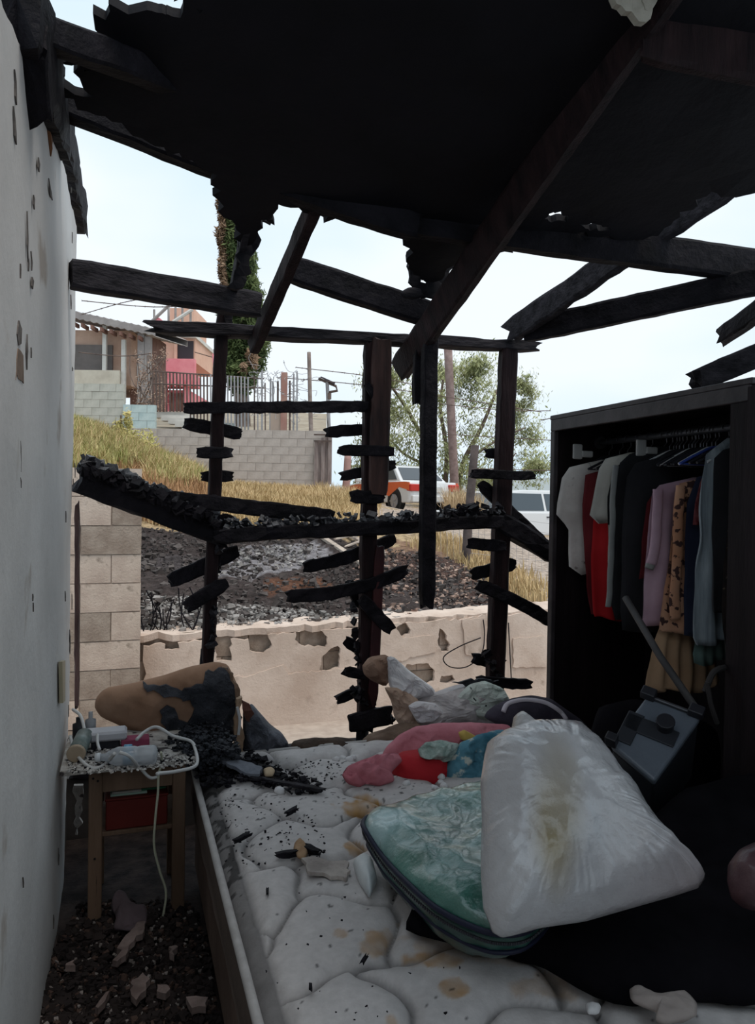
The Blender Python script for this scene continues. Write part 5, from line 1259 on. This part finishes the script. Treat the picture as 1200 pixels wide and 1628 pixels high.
g = G(); g.tube(smooth_path(low, 5), .005, 8); g.obj('piping', navyp, gb, True)
zz_ = [p+Vector((0, 0, -.018)) for p in gout[-7:]+gout[:2]]
g = G()
for p in smooth_path(zz_, 14): g.box(p+(p-c_).normalized()*.003, (.004, .004, .006))
g.obj('zip', mat('zip_teeth', (.06, .06, .07), rough=.4, metal=.4), gb, kind='stuff')
tb = pill('corner_tab', [P(*a, 'Z', .54) for a in ((560, 1372), (578, 1360), (592, 1370), (600, 1400), (588, 1420), (572, 1400))], .03, .03, mat('white_blue_tab', (.55, .60, .62), (.70, .72, .72), 8, .4, .4, 12), gb, nr=6, na=28, wr=.008, ws=14, n=(0, 0, 1), label='pale crumpled corner')

# white translucent bag, leaning back on the green one
wbag_m = mat('white_bag_film', (.38, .365, .37), (.54, .525, .53), 2.2, .34, .8, 9, .5, c3=(.33, .28, .19), s3=2.0, lo3=.58, hi3=.74, coat=.5, bdist=.02)
wn = Vector((-.10, -.66, .75)).normalized(); wp = P(800, 1488, 'Z', .68)
wpl = (wp+wn*0, wn)
wo_ = [(770, 1200), (775, 1180), (800, 1162), (835, 1150), (880, 1146), (918, 1150), (945, 1175), (970, 1205), (990, 1235), (1010, 1255), (1035, 1300), (1070, 1340), (1095, 1370), (1121, 1396), (1110, 1412), (1070, 1425), (1000, 1445), (930, 1465), (860, 1475), (820, 1486), (800, 1490), (784, 1480), (768, 1440), (764, 1380), (766, 1300), (764, 1240)]
wb3 = pix(wo_, 'PL', wpl)
wfilm = mat('bag_film', (.85, .85, .86), (1.12, 1.12, 1.12), 5, .27, .7, 11, .6, attr='soil', coat=.6, bdist=.015, lo=.3, hi=.7)
bag = pill('plastic_bag', wb3, .12, .14, wfilm, None, nr=44, na=320, wr=.008, ws=5, pw=2.5, hp=.72, n=wn, radial=.0085, rk=15, crump=.006, cks=7, center=P(878, 1285, 'PL', wpl))
tag(bag, 'large full white translucent plastic bag leaning on the green bag', 'bag')
def paint(o, fn, name='soil'):
    me = o.data; at = me.color_attributes.new(name, 'FLOAT_COLOR', 'POINT')
    at.data.foreach_set('color', np.array([(*fn(v.co), 1) for v in me.vertices]).ravel())
def bagcol(p):
    u, v, _ = UV(p); base = Vector((.48, .465, .47)); k = max(0, 1-math.hypot((u-885+12*N3(p, 9))/48, (v-1300)/150))
    base = base.lerp(Vector((.33, .27, .17)), min(1, k*1.5)*(.8+.4*N3(p, 12)))
    q = max(0, min(1, (u-940)/150))*max(0, min(1, (v-1280)/120)); return base.lerp(Vector((.40, .35, .355)), q)
paint(bag, bagcol)
kn = pill('bag_knot', pix([(812, 1166), (816, 1140), (826, 1134), (846, 1150), (858, 1160), (840, 1172)], 'PL', wpl), .03, .03, wbag_m, bag, nr=8, na=36, wr=.012, ws=20, n=wn, label='twisted top of the bag')
# stiff film ridges running over the shoulder of the bag
# dark blanket under and to the right of the bags
dk = mat('black_blanket', (.003, .003, .004), (.009, .008, .010), 4, .95, .4, 30, .03)
bl = pill('black_blanket', [P(*a, 'Z', .53) for a in ((640, 1478), (760, 1510), (850, 1530), (900, 1560), (960, 1590), (1010, 1600), (1100, 1590), (1200, 1600))]+[Vector((1.62, 1.15, .53)), Vector((1.66, 1.7, .53)), Vector((1.50, 2.1, .53)), Vector((1.1, 2.0, .53)), Vector((.8, 1.85, .53))], .075, .03, dk, None, nr=18, na=90, wr=.02, ws=6, pw=3, n=(0, 0, 1), crump=.02)
tag(bl, 'black blanket spread under the two bags', 'blanket')
db = pill('dark_bundle', pix([(1000, 1330), (1080, 1260), (1200, 1230), (1300, 1260), (1320, 1400), (1300, 1560), (1180, 1590), (1060, 1560), (1000, 1480)], 'PL', (P(1150, 1500, 'Z', .5)+Vector((.08, .22, 0)), Vector((-.2, -.5, .8)).normalized())), .10, .10, dk, None, nr=12, na=60, wr=.03, ws=5)
tag(db, 'black bundle of cloth right of the white bag', 'bundle')
mb = pill('pink_bag', pix([(1158, 1400), (1160, 1370), (1175, 1350), (1200, 1338), (1250, 1340), (1270, 1400), (1240, 1450), (1190, 1448), (1165, 1430)], 'PL', (P(1200, 1440, 'Z', .72), Vector((-.3, -.7, .5)).normalized())), .06, .06, mat('dusky_pink_film', (.035, .012, .016), (.10, .05, .055), 9, .5, .5, 20, coat=.3), None, nr=10, na=50, wr=.012, ws=12)
tag(mb, 'small dusky pink plastic bag at the right edge', 'bag')
tp_ = pill('crumpled_paper', [P(*a, 'Z', .56) for a in ((1000, 1572), (1012, 1568), (1030, 1580), (1070, 1582), (1092, 1576), (1108, 1592), (1108, 1615), (1090, 1622), (1060, 1628), (1040, 1622), (1050, 1608), (1020, 1598), (1002, 1590))], .012, .012, mat('beige_paper', (.30, .25, .23), (.42, .36, .33), 6, .9, .4, 30), None, nr=8, na=52, wr=.008, ws=24, n=(0, 0, 1)); tag(tp_, 'crumpled beige paper at the bottom right corner', 'paper')
o = pill('paper_scrap', [P(*a, 'Z', .53) for a in ((930, 1598), (942, 1594), (956, 1600), (952, 1612), (934, 1612))], .008, .006, fluff, None, nr=5, na=24, wr=.004, ws=40, n=(0, 0, 1)); tag(o, 'small white scrap near the bottom of the mattress', 'scrap')

# ================================================================== GREY PLASTIC CASE AND STICK
cp_ = P(1050, 1180, 'D', 2.25); cn = Vector((-.38, -.50, .78)).normalized()
quad = pix([(1028, 1108), (1112, 1140), (1040, 1240), (972, 1182)], 'PL', (cp_, cn))
case_m = mat('blue_grey_plastic', (.085, .10, .125), (.12, .14, .17), 3, .35, .2, 60, .5)
cb_t = thing('storage_case', cp_-cn*.25, 'dark blue grey plastic case with clips, tilted before the wardrobe', 'case')
def quadbox(name, q, top, depth, m, par, grow=0, bev=.01, label=None):
    c = sum(q, Vector())/4; qq = [c+(p-c)*(1+grow) for p in q]
    V = [p+cn*top for p in qq]+[p+cn*(top-depth) for p in qq]
    nn = (V[1]-V[0]).cross(V[2]-V[0]); F1 = [(0, 1, 2, 3), (7, 6, 5, 4)]+[(i+4, (i+1) % 4+4, (i+1) % 4, i) for i in range(4)]
    if nn.dot(cn) < 0: F1 = [f[::-1] for f in F1]
    return bevel(obj(name, V, F1, m, par, label=label), bev, 3)
case_d = mat('dark_plastic', (.02, .022, .028), rough=.5)
quadbox('body', quad, -.03, .30, case_d, cb_t)
quadbox('lid', quad, .0, .03, case_m, cb_t, .03)
def qp(a, b): return quad[0]*(1-a)*(1-b)+quad[1]*a*(1-b)+quad[2]*a*b+quad[3]*(1-a)*b
ex = (quad[1]-quad[0]).normalized(); ey = cn.cross(ex); RC = Matrix((ex, ey, cn)).transposed()
def onlid(name, a, b, size, m, h=0, **k):
    g = G(); g.box(qp(a, b)+cn*(size[2]/2+h), size, RC); return bevel(g.obj(name, m, cb_t, **k), .004, 2)
onlid('clip', .02, -.02, (.045, .035, .03), hang_k); onlid('clip', .92, -.02, (.045, .035, .03), hang_k); onlid('clip', .0, 1.0, (.035, .03, .04), hang_k)
onlid('hinge_rail', .47, .0, (.12, .012, .012), metal_r)
onlid('handle_recess', .42, .48, (.16, .06, .006), case_d); onlid('handle', .10, .62, (.05, .12, .006), case_d)
g = G(); c = qp(.62, .35); g.tube([c, c+cn*.035], [.026, .022], 18); g.tube([c+cn*.03, c+cn*.04], .028, 18); bevel(g.obj('knob', hang_k, cb_t), .003, 2)
g = G(); g.tube([P(994, 950, 'Y', 2.35), P(1050, 1045, 'Y', 2.15), P(1112, 1135, 'Y', 1.98)], .013, 12); o = g.obj('stick', mat('grey_stick', (.045, .042, .044), (.075, .07, .07), 8, .6), None, True); tag(o, 'grey stick leaning across the open wardrobe', 'stick')
o = pill('black_sack', pix([(930, 1200), (960, 1120), (1010, 1110), (1100, 1140), (1130, 1150), (1140, 1200), (1140, 1380), (1100, 1420), (960, 1330)], 'Y', 2.38), .12, .12, dk, None, nr=12, na=60, wr=.03, ws=5); tag(o, 'black sack slumped behind the plastic case', 'sack')
g = G(); g.tube(smooth_path(pix([(1120, 1100), (1135, 1068), (1158, 1062), (1165, 1080)], 'Y', 2.0), 5), .010, 8); g.tube(smooth_path(pix([(1124, 1085), (1130, 1120), (1140, 1150)], 'Y', 1.98), 5), .008, 8)
o = g.obj('dark_strap', mat('strap_grey', (.02, .018, .018), (.04, .035, .035), 6, .8)); tag(o, 'dull grey looped strap right of the plastic case', 'strap')

# ================================================================== DEBRIS ON THE MATTRESS
def lump(n, reg, Z, size, m, name, label, cat, parent=None, zr=.01, flat=(.15, .6)):
    g = G(); xs = [c[0] for c in reg]; ysx = [c[1] for c in reg]; k = 0; t = 0
    while k < n and t < n*60:
        t += 1
        u = random.uniform(min(xs), max(xs)); v = random.uniform(min(ysx), max(ysx))
        if not inpoly(u, v, reg): continue
        p = P(u, v, 'Z', Z); p.z += random.random()*zr; s = random.uniform(*size)
        R = Matrix.Rotation(random.uniform(0, 6.28), 3, 'Z') @ Matrix.Rotation(random.gauss(0, .5), 3, 'X')
        g.box(p, (s, s*random.uniform(.3, 1.1), s*random.uniform(*flat)), R, s*.18); k += 1
    o = g.obj(name, m, parent, kind='stuff')
    if not parent: tag(o, label, cat)
    return o
lump(520, [(300, 1215), (330, 1185), (400, 1195), (440, 1225), (505, 1245), (512, 1262), (470, 1268), (400, 1245), (345, 1255), (320, 1250)], BZ+.012, (.006, .022), char, 'char_flakes', 'heap of black char flakes at the left bed head', 'debris', zr=.02)
lump(1300, [(262, 1205), (290, 1178), (340, 1168), (380, 1200), (378, 1222), (300, 1225)], BZ+.03, (.006, .018), charf, 'char_flakes', 'black crumbled char between the table and the bed', 'debris', zr=.07)
lump(90, [(400, 1215), (520, 1205), (560, 1230), (520, 1245), (430, 1250)], BZ+.014, (.003, .009), char, 'char_crumbs', 'black crumbs on the upper part of the mattress', 'debris')
lump(170, [(335, 1260), (480, 1270), (520, 1340), (520, 1390), (440, 1380), (350, 1370), (340, 1300)], BZ+.018, (.002, .007), char, 'char_crumbs', 'scattered black crumbs on the left side of the mattress', 'debris', zr=.002)
lump(28, [(380, 1390), (600, 1400), (760, 1560), (700, 1628), (440, 1628)], BZ+.022, (.002, .006), char, 'char_crumbs', 'sparse black crumbs on the front of the mattress', 'debris', zr=.001)
def bchunk(a, b, w, h, m, label, cat='char', name='charred_stick', Z=BZ+.022, **k):
    V, Fc = beamgeo(P(*a, 'Z', Z), P(*b, 'Z', Z+.004), w, h, seg=.02, rough=.0035, ragged=(.01, .012), **k); o = obj(name, V, Fc, m); return tag(o, label, cat)
bchunk((400, 1236), (512, 1256), .022, .012, char_grey, 'charred grey plank lying across the bed head', 'plank', 'charred_plank', Z=BZ+.028)
bchunk((372, 1338), (396, 1326), .016, .012, char, 'small charred stick above the brown crust on the mattress')
bchunk((456, 1294), (472, 1285), .014, .014, char, 'tiny charred chip below the white foam lump')
bchunk((576, 1530), (582, 1520), .008, .008, char, 'tiny black shard on a front quilt cell'); bchunk((492, 1562), (492, 1572), .007, .008, char, 'tiny black shard beside a lower seam'); bchunk((425, 1412), (425, 1420), .006, .008, char, 'tiny black shard on the left quilt cell')
bchunk((440, 1360), (470, 1356), .02, .016, char, 'black char lump left of the brown crust'); bchunk((482, 1346), (504, 1356), .022, .016, char, 'black char lump right of the brown crust')
o = pill('burnt_crust', [P(*a, 'Z', BZ+.02) for a in ((468, 1340), (476, 1334), (486, 1342), (490, 1356), (484, 1368), (472, 1364), (466, 1352))], .014, .008, mat('tan_crust', (.26, .15, .08), (.42, .27, .16), 20, .95), None, nr=6, na=26, wr=.008, ws=40, n=(0, 0, 1)); tag(o, 'brown tan burnt crust lump on the mattress', 'debris')
o = plate('plaster_flake', [P(*a, 'Z', BZ+.026) for a in ((480, 1368), (500, 1366), (520, 1372), (548, 1370), (558, 1388), (552, 1400), (520, 1392), (488, 1388))], .010, plast2 if 'plast2' in globals() else mat('mottled_plaster', (.30, .26, .24), (.52, .46, .42), 14, .9, .6, 40), None, ragged=.004, step=.012, crumple=.008, cs=20, res=.015); tag(o, 'mottled plaster flake beside the green bag corner', 'plaster')
o = plate('grey_strip', [P(*a, 'Z', BZ+.045) for a in ((340, 1196), (362, 1205), (385, 1212), (416, 1220), (412, 1230), (380, 1226), (352, 1214))], .012, mat('slate_strip', (.10, .11, .14), (.18, .19, .22), 10, .8, .5, 40), None, ragged=.004, step=.02, crumple=.015, cs=10, res=.02); tag(o, 'slate grey curled strip on the char heap', 'strip')
o = pill('foam_scrap', [P(*a, 'Z', BZ+.03) for a in ((418, 1224), (430, 1220), (438, 1226), (434, 1234), (420, 1234))], .01, .008, mat('tan_foam', (.46, .34, .22), (.56, .44, .30), 12, .9), None, nr=5, na=22, wr=.004, n=(0, 0, 1)); tag(o, 'small tan foam scrap at the end of the slate strip', 'scrap')

# ================================================================== BEDSIDE TABLE
TX0, TX1, TY0, TY1, TZ = -.205, .215, 2.72, 3.10, .575
pine = mat('scorched_pine', (.115, .068, .042), (.19, .12, .08), 3, .7, .3, 20, stretch=(4, 4, .5), c3=(.05, .03, .02), s3=14, lo3=.68, hi3=.72)
topm = mat('table_top_ashes', (.34, .31, .28), (.58, .55, .52), 14, .9, .6, 60, c3=(.06, .05, .05), s3=22, lo3=.57, hi3=.62)
tt = thing('bedside_table', (0, 2.9, 0), 'small wooden bedside table covered with ash', 'table')
bx('table_top', TX0, TX1, TY0-.03, TY1, TZ-.018, TZ, topm, tt, .002, 'ash covered top')
LW = .045
for (x, y) in ((-.115, TY0), (TX1-LW-.005, TY0), (-.115, TY1-.06), (TX1-LW-.005, TY1-.06)): bx('leg', x, x+LW, y, y+.03, 0, TZ-.018, pine, tt, .003)
bx('apron', -.115+LW, TX1-LW-.005, TY0+.006, TY0+.026, TZ-.10, TZ-.018, pine, tt, .002)
bx('apron', -.115+.01, -.115+.03, TY0+.03, TY1-.06, TZ-.09, TZ-.018, pine, tt, .002); bx('apron', TX1-.035, TX1-.015, TY0+.03, TY1-.06, TZ-.09, TZ-.018, pine, tt, .002)
bx('shelf', -.11, TX1-.01, TY0+.03, TY1-.03, .31, .325, pine, tt, .002)
for (x, z) in ((-.10, TZ-.045), (-.085, TZ-.055), (TX1-.038, TZ-.045), (TX1-.02, TZ-.04), (-.093, .25)):
    g = G(); g.tube([(x, TY0-.002, z), (x, TY0+.004, z)], .004, 10); g.obj('nail', char, tt)
# red drawer box on the shelf with papers on it
rb = thing('red_box', (.05, 2.9, .325), 'dark red box on the shelf of the bedside table', 'box')
redd = mat('dull_red', (.10, .010, .006), (.14, .015, .010), 4, .7); bx('body', -.06, .15, TY0+.035, TY1-.06, .326, .43, redd, rb, .004); bx('rim', -.063, .153, TY0+.031, TY1-.056, .43, .438, redd, rb, .003)
o = bx('folded_paper', -.045, .08, TY0+.05, TY1-.12, .439, .449, mat('pale_green_paper', (.30, .40, .33), rough=.8), None, .002); tag(o, 'pale green folded paper on the red box', 'paper')
o = bx('white_paper', -.04, .06, TY0+.045, TY1-.10, .450, .457, mat('dull_white', (.40, .38, .35), rough=.8), None, .002); tag(o, 'dull white paper stacked on the green paper', 'paper')
o = bx('green_folder', .05, .145, TY0+.05, TY1-.12, .450, .456, mat('folder_green', (.02, .14, .07), rough=.5), None, .002); tag(o, 'green folder edge on the red box', 'folder')
# ash and debris on the table
lump(520, [(108, 1232), (108, 1205), (150, 1190), (310, 1200), (316, 1216), (200, 1228)], TZ+.002, (.003, .012), mat('ash_flake', (.38, .35, .33), (.60, .57, .54), 10, .95), 'ash_flakes', 'white ash flakes over the bedside table', 'ash', zr=.004)
lump(160, [(108, 1232), (108, 1205), (150, 1190), (310, 1196), (316, 1216), (200, 1228)], TZ+.002, (.003, .012), char, 'char_crumbs', 'black crumbs over the bedside table', 'debris', zr=.006)
# bottle lying on its side
bt_ = thing('plastic_bottle', P(200, 1210, 'Z', TZ), 'clear plastic bottle with a blue neck lying on the bedside table', 'bottle')
film = mat('clear_plastic', (.55, .58, .62), rough=.15, alpha=.5, spec=.7, bump=.3, bscale=20)
c0 = P(250, 1200, 'Z', TZ+.034); c1 = P(160, 1204, 'Z', TZ+.034); ax = (c1-c0); Lb = ax.length; ax.normalize()
prof_b = [(0, .018), (.004, .03), (.012, .034), (.3, .034), (.36, .031), (.40, .034), (.70, .033), (.82, .025), (.92, .013), (1, .0125)]
g = G(); g.tube([c0+ax*(f*Lb*1.0 if f > .02 else f) for f, r in prof_b], [r for f, r in prof_b], 20); g.obj('bottle_body', film, bt_, True)
lb_ = P(203, 1200, 'Z', TZ+.034); g = G(); g.tube([lb_-ax*.012, lb_+ax*.012], .0352, 20); g.obj('blue_band', mat('blue_label', (.10, .30, .46), rough=.5), bt_, True, label='blue band')
g = G(); g.tube([c1, c1+ax*.018], .015, 16); g.obj('cap', mat('white_cap', (.6, .62, .64), rough=.4), bt_, True)
# roll / jar leaning by the wall
jr = thing('jar', P(118, 1195, 'Z', TZ), 'dark jar with a tan lid leaning by the white wall', 'jar')
a = P(122, 1196, 'Z', TZ+.032); b = a+Vector((.02, .12, .02)); g = G(); g.tube([a, b], .030, 18); g.obj('glass_body', mat('dark_teal_glass', (.05, .09, .09), (.22, .25, .23), 16, .3), jr, True)
g = G(); g.tube([a+(a-b).normalized()*.016, a], .032, 18); bevel(g.obj('lid', mat('tan_lid', (.34, .26, .18), (.42, .33, .24), 9, .6), jr), .003, 2)
bxm = mat('white_box_plastic', (.42, .41, .44), (.50, .49, .52), 6, .5)
o = thing('charger', P(168, 1172, 'Z', TZ), 'pale grey box shaped charger behind the bottle', 'charger')
a = P(168, 1166, 'Z', TZ+.05); bx('housing', a.x-.075, a.x+.075, a.y-.04, a.y+.04, TZ+.03, TZ+.065, bxm, o, .008); bx('foot', a.x-.05, a.x+.05, a.y-.03, a.y+.03, TZ, TZ+.03, hang_k, o, .004)
a = P(215, 1176, 'Z', TZ+.02); o = bx('pink_box', a.x-.05, a.x+.05, a.y-.03, a.y+.03, TZ, TZ+.03, mat('magenta_card', (.28, .05, .10), rough=.7), None, .003); tag(o, 'small magenta packet behind the bottle', 'packet')
a = P(125, 1155, 'Z', TZ+.05); g = G(); g.tube([(a.x, a.y, TZ), (a.x, a.y, TZ+.06), (a.x, a.y, TZ+.065), (a.x, a.y, TZ+.085)], [.022, .022, .010, .010], 16); o = g.obj('small_bottle', hang_k, None, True); tag(o, 'small dark upright bottle by the wall', 'bottle')
a = P(143, 1150, 'Z', TZ+.07); g = G(); g.tube([(a.x, a.y+.05, TZ), (a.x, a.y+.05, TZ+.07), (a.x, a.y+.05, TZ+.075), (a.x, a.y+.05, TZ+.10)], [.02, .02, .008, .008], 16); o = g.obj('small_bottle', mat('grey_plastic', (.25, .26, .28), rough=.4), None, True); tag(o, 'small grey upright bottle behind the pale charger', 'bottle')
cord_m = mat('white_cable', (.56, .55, .54), rough=.5); cord_y = mat('yellowed_cable', (.50, .50, .38), rough=.5)
def cable(name, pts, r, m, label):
    g = G(); g.tube(smooth_path(pts, 8), r, 8); o = g.obj(name, m, None, True); return tag(o, label, 'cable')
zt = TZ+.006
def cz(u, v, z): return P(u, v, 'Z', z)
cable('cable', [cz(250, 1238-8, zt+.05), cz(282, 1226, TZ+.006+.004), cz(312, 1216, TZ+.006), cz(310, 1190, TZ+.02), cz(302, 1178, TZ+.03), cz(275, 1170, TZ+.04), cz(250, 1156, TZ+.06), cz(232, 1162, TZ+.05), cz(217, 1176, TZ+.04)], .006, cord_m, 'white cable looping over the right end of the table')
cable('cable', [P(250, 1235, 'Y', TY0-.045), P(238, 1236, 'Y', TY0-.045), P(222, 1220, 'Y', TY0-.05), cz(205, 1202, TZ+.06), cz(190, 1196, TZ+.075)], .0055, cord_m, 'white cable drooping over the front edge of the table')
cable('cable', [cz(112, 1172, TZ+.05), cz(118, 1192, TZ+.03), cz(132, 1212, TZ+.01), cz(150, 1222, TZ+.006), cz(168, 1214, TZ+.008), cz(182, 1198, TZ+.07)], .006, cord_m, 'white cable looping by the white wall on the table')
cable('cable', [cz(116, 1128, TZ+.10), cz(128, 1138, TZ+.10), cz(134, 1160, TZ+.07), cz(132, 1175, TZ+.06)], .006, cord_m, 'short white cable at the wall above the jar')
cable('cable', [cz(155, 1168, TZ+.065), cz(155, 1180, TZ+.05), cz(158, 1192, TZ+.04)], .0055, cord_m, 'short white cable over the pale charger')
cable('hanging_cord', [cz(256, 1196, TZ+.05), P(257, 1212, 'Y', TY0-.02), P(252, 1232, 'Y', TY0-.046), P(251, 1260, 'Y', TY0-.047), P(247, 1300, 'Y', TY0-.047), P(245, 1345, 'Y', TY0-.047), P(254, 1385, 'Y', TY0-.047), P(264, 1420, 'Y', TY0-.047), P(258, 1462, 'Y', TY0-.047)], .0042, cord_y, 'yellowed cord hanging from the table down to the floor')

# ================================================================== FLOOR RUBBLE
rm = mat('rubble_dark', (.010, .007, .007), (.035, .025, .023), 6, .95); rl_ = mat('rubble_pale', (.14, .12, .11), (.34, .30, .28), 6, .95); rr_ = mat('rubble_brown', (.05, .028, .022), (.11, .07, .055), 6, .95)
FR = [(60, 1640), (90, 1510), (130, 1440), (300, 1440), (330, 1500), (345, 1640)]
lump(2600, FR, .012, (.006, .024), rm, 'rubble', 'dark rubble covering the floor beside the bed', 'rubble', zr=.025, flat=(.4, 1))
lump(420, FR, .018, (.004, .013), rl_, 'rubble', 'pale plaster crumbs among the floor rubble', 'rubble', zr=.02, flat=(.4, 1))
lump(500, FR, .018, (.006, .018), rr_, 'rubble', 'brown crumbs among the floor rubble', 'rubble', zr=.02, flat=(.4, 1))
pk2 = mat('pinkish_plaster', (.14, .10, .09), (.30, .23, .21), 10, .95, .5, 40)
for i, (pl, lab) in enumerate((([(186, 1508), (200, 1492), (222, 1472), (232, 1468), (230, 1486), (214, 1500), (196, 1512)], 'long pale plaster shard under the bedside table'), ([(180, 1528), (196, 1518), (204, 1512), (200, 1526), (186, 1534)], 'short pale plaster shard below the long one'),
    ([(208, 1560), (225, 1550), (238, 1560), (232, 1580), (216, 1592), (206, 1580)], 'pinkish plaster lump in the middle of the floor rubble'), ([(248, 1568), (262, 1566), (272, 1576), (262, 1584), (250, 1578)], 'pinkish plaster chip right of the plaster lump'),
    ([(152, 1600), (168, 1584), (174, 1584), (166, 1598), (156, 1606)], 'pale plaster sliver at the lower left of the rubble'), ([(296, 1590), (310, 1586), (330, 1592), (326, 1604), (304, 1604)], 'dull plaster chip near the bed side'),
    ([(103, 1536), (118, 1530), (120, 1540), (106, 1544)], 'small pinkish chip by the white wall'), ([(268, 1508), (280, 1504), (278, 1524), (270, 1524)], 'small pale chip right below the hanging cord'))):
    o = plate('plaster_shard', [P(*a, 'Z', .06) for a in pl], .02, pk2, None, ragged=.004, step=.015, crumple=.015, cs=16, res=.02); tag(o, lab, 'plaster')
o = pill('crumpled_cloth', [P(*a, 'Z', .07) for a in ((176, 1440), (182, 1420), (200, 1425), (215, 1440), (235, 1450), (232, 1470), (205, 1480), (180, 1475), (185, 1458))], .03, .04, mat('dusky_lilac_cloth', (.06, .045, .05), (.12, .09, .10), 6, .95), None, nr=14, na=60, wr=.01, ws=10, crump=.03, cks=7, n=(0, 0, 1)); tag(o, 'crumpled dusky lilac cloth on the floor under the table', 'cloth')
o = plate('ash_strip', pix([(118, 1248), (132, 1246), (130, 1290), (124, 1325), (119, 1325), (120, 1290)], 'Y', 3.12), .02, topm, None, ragged=.005, step=.02); tag(o, 'pale ashy strip hanging behind the table by the wall', 'strip')
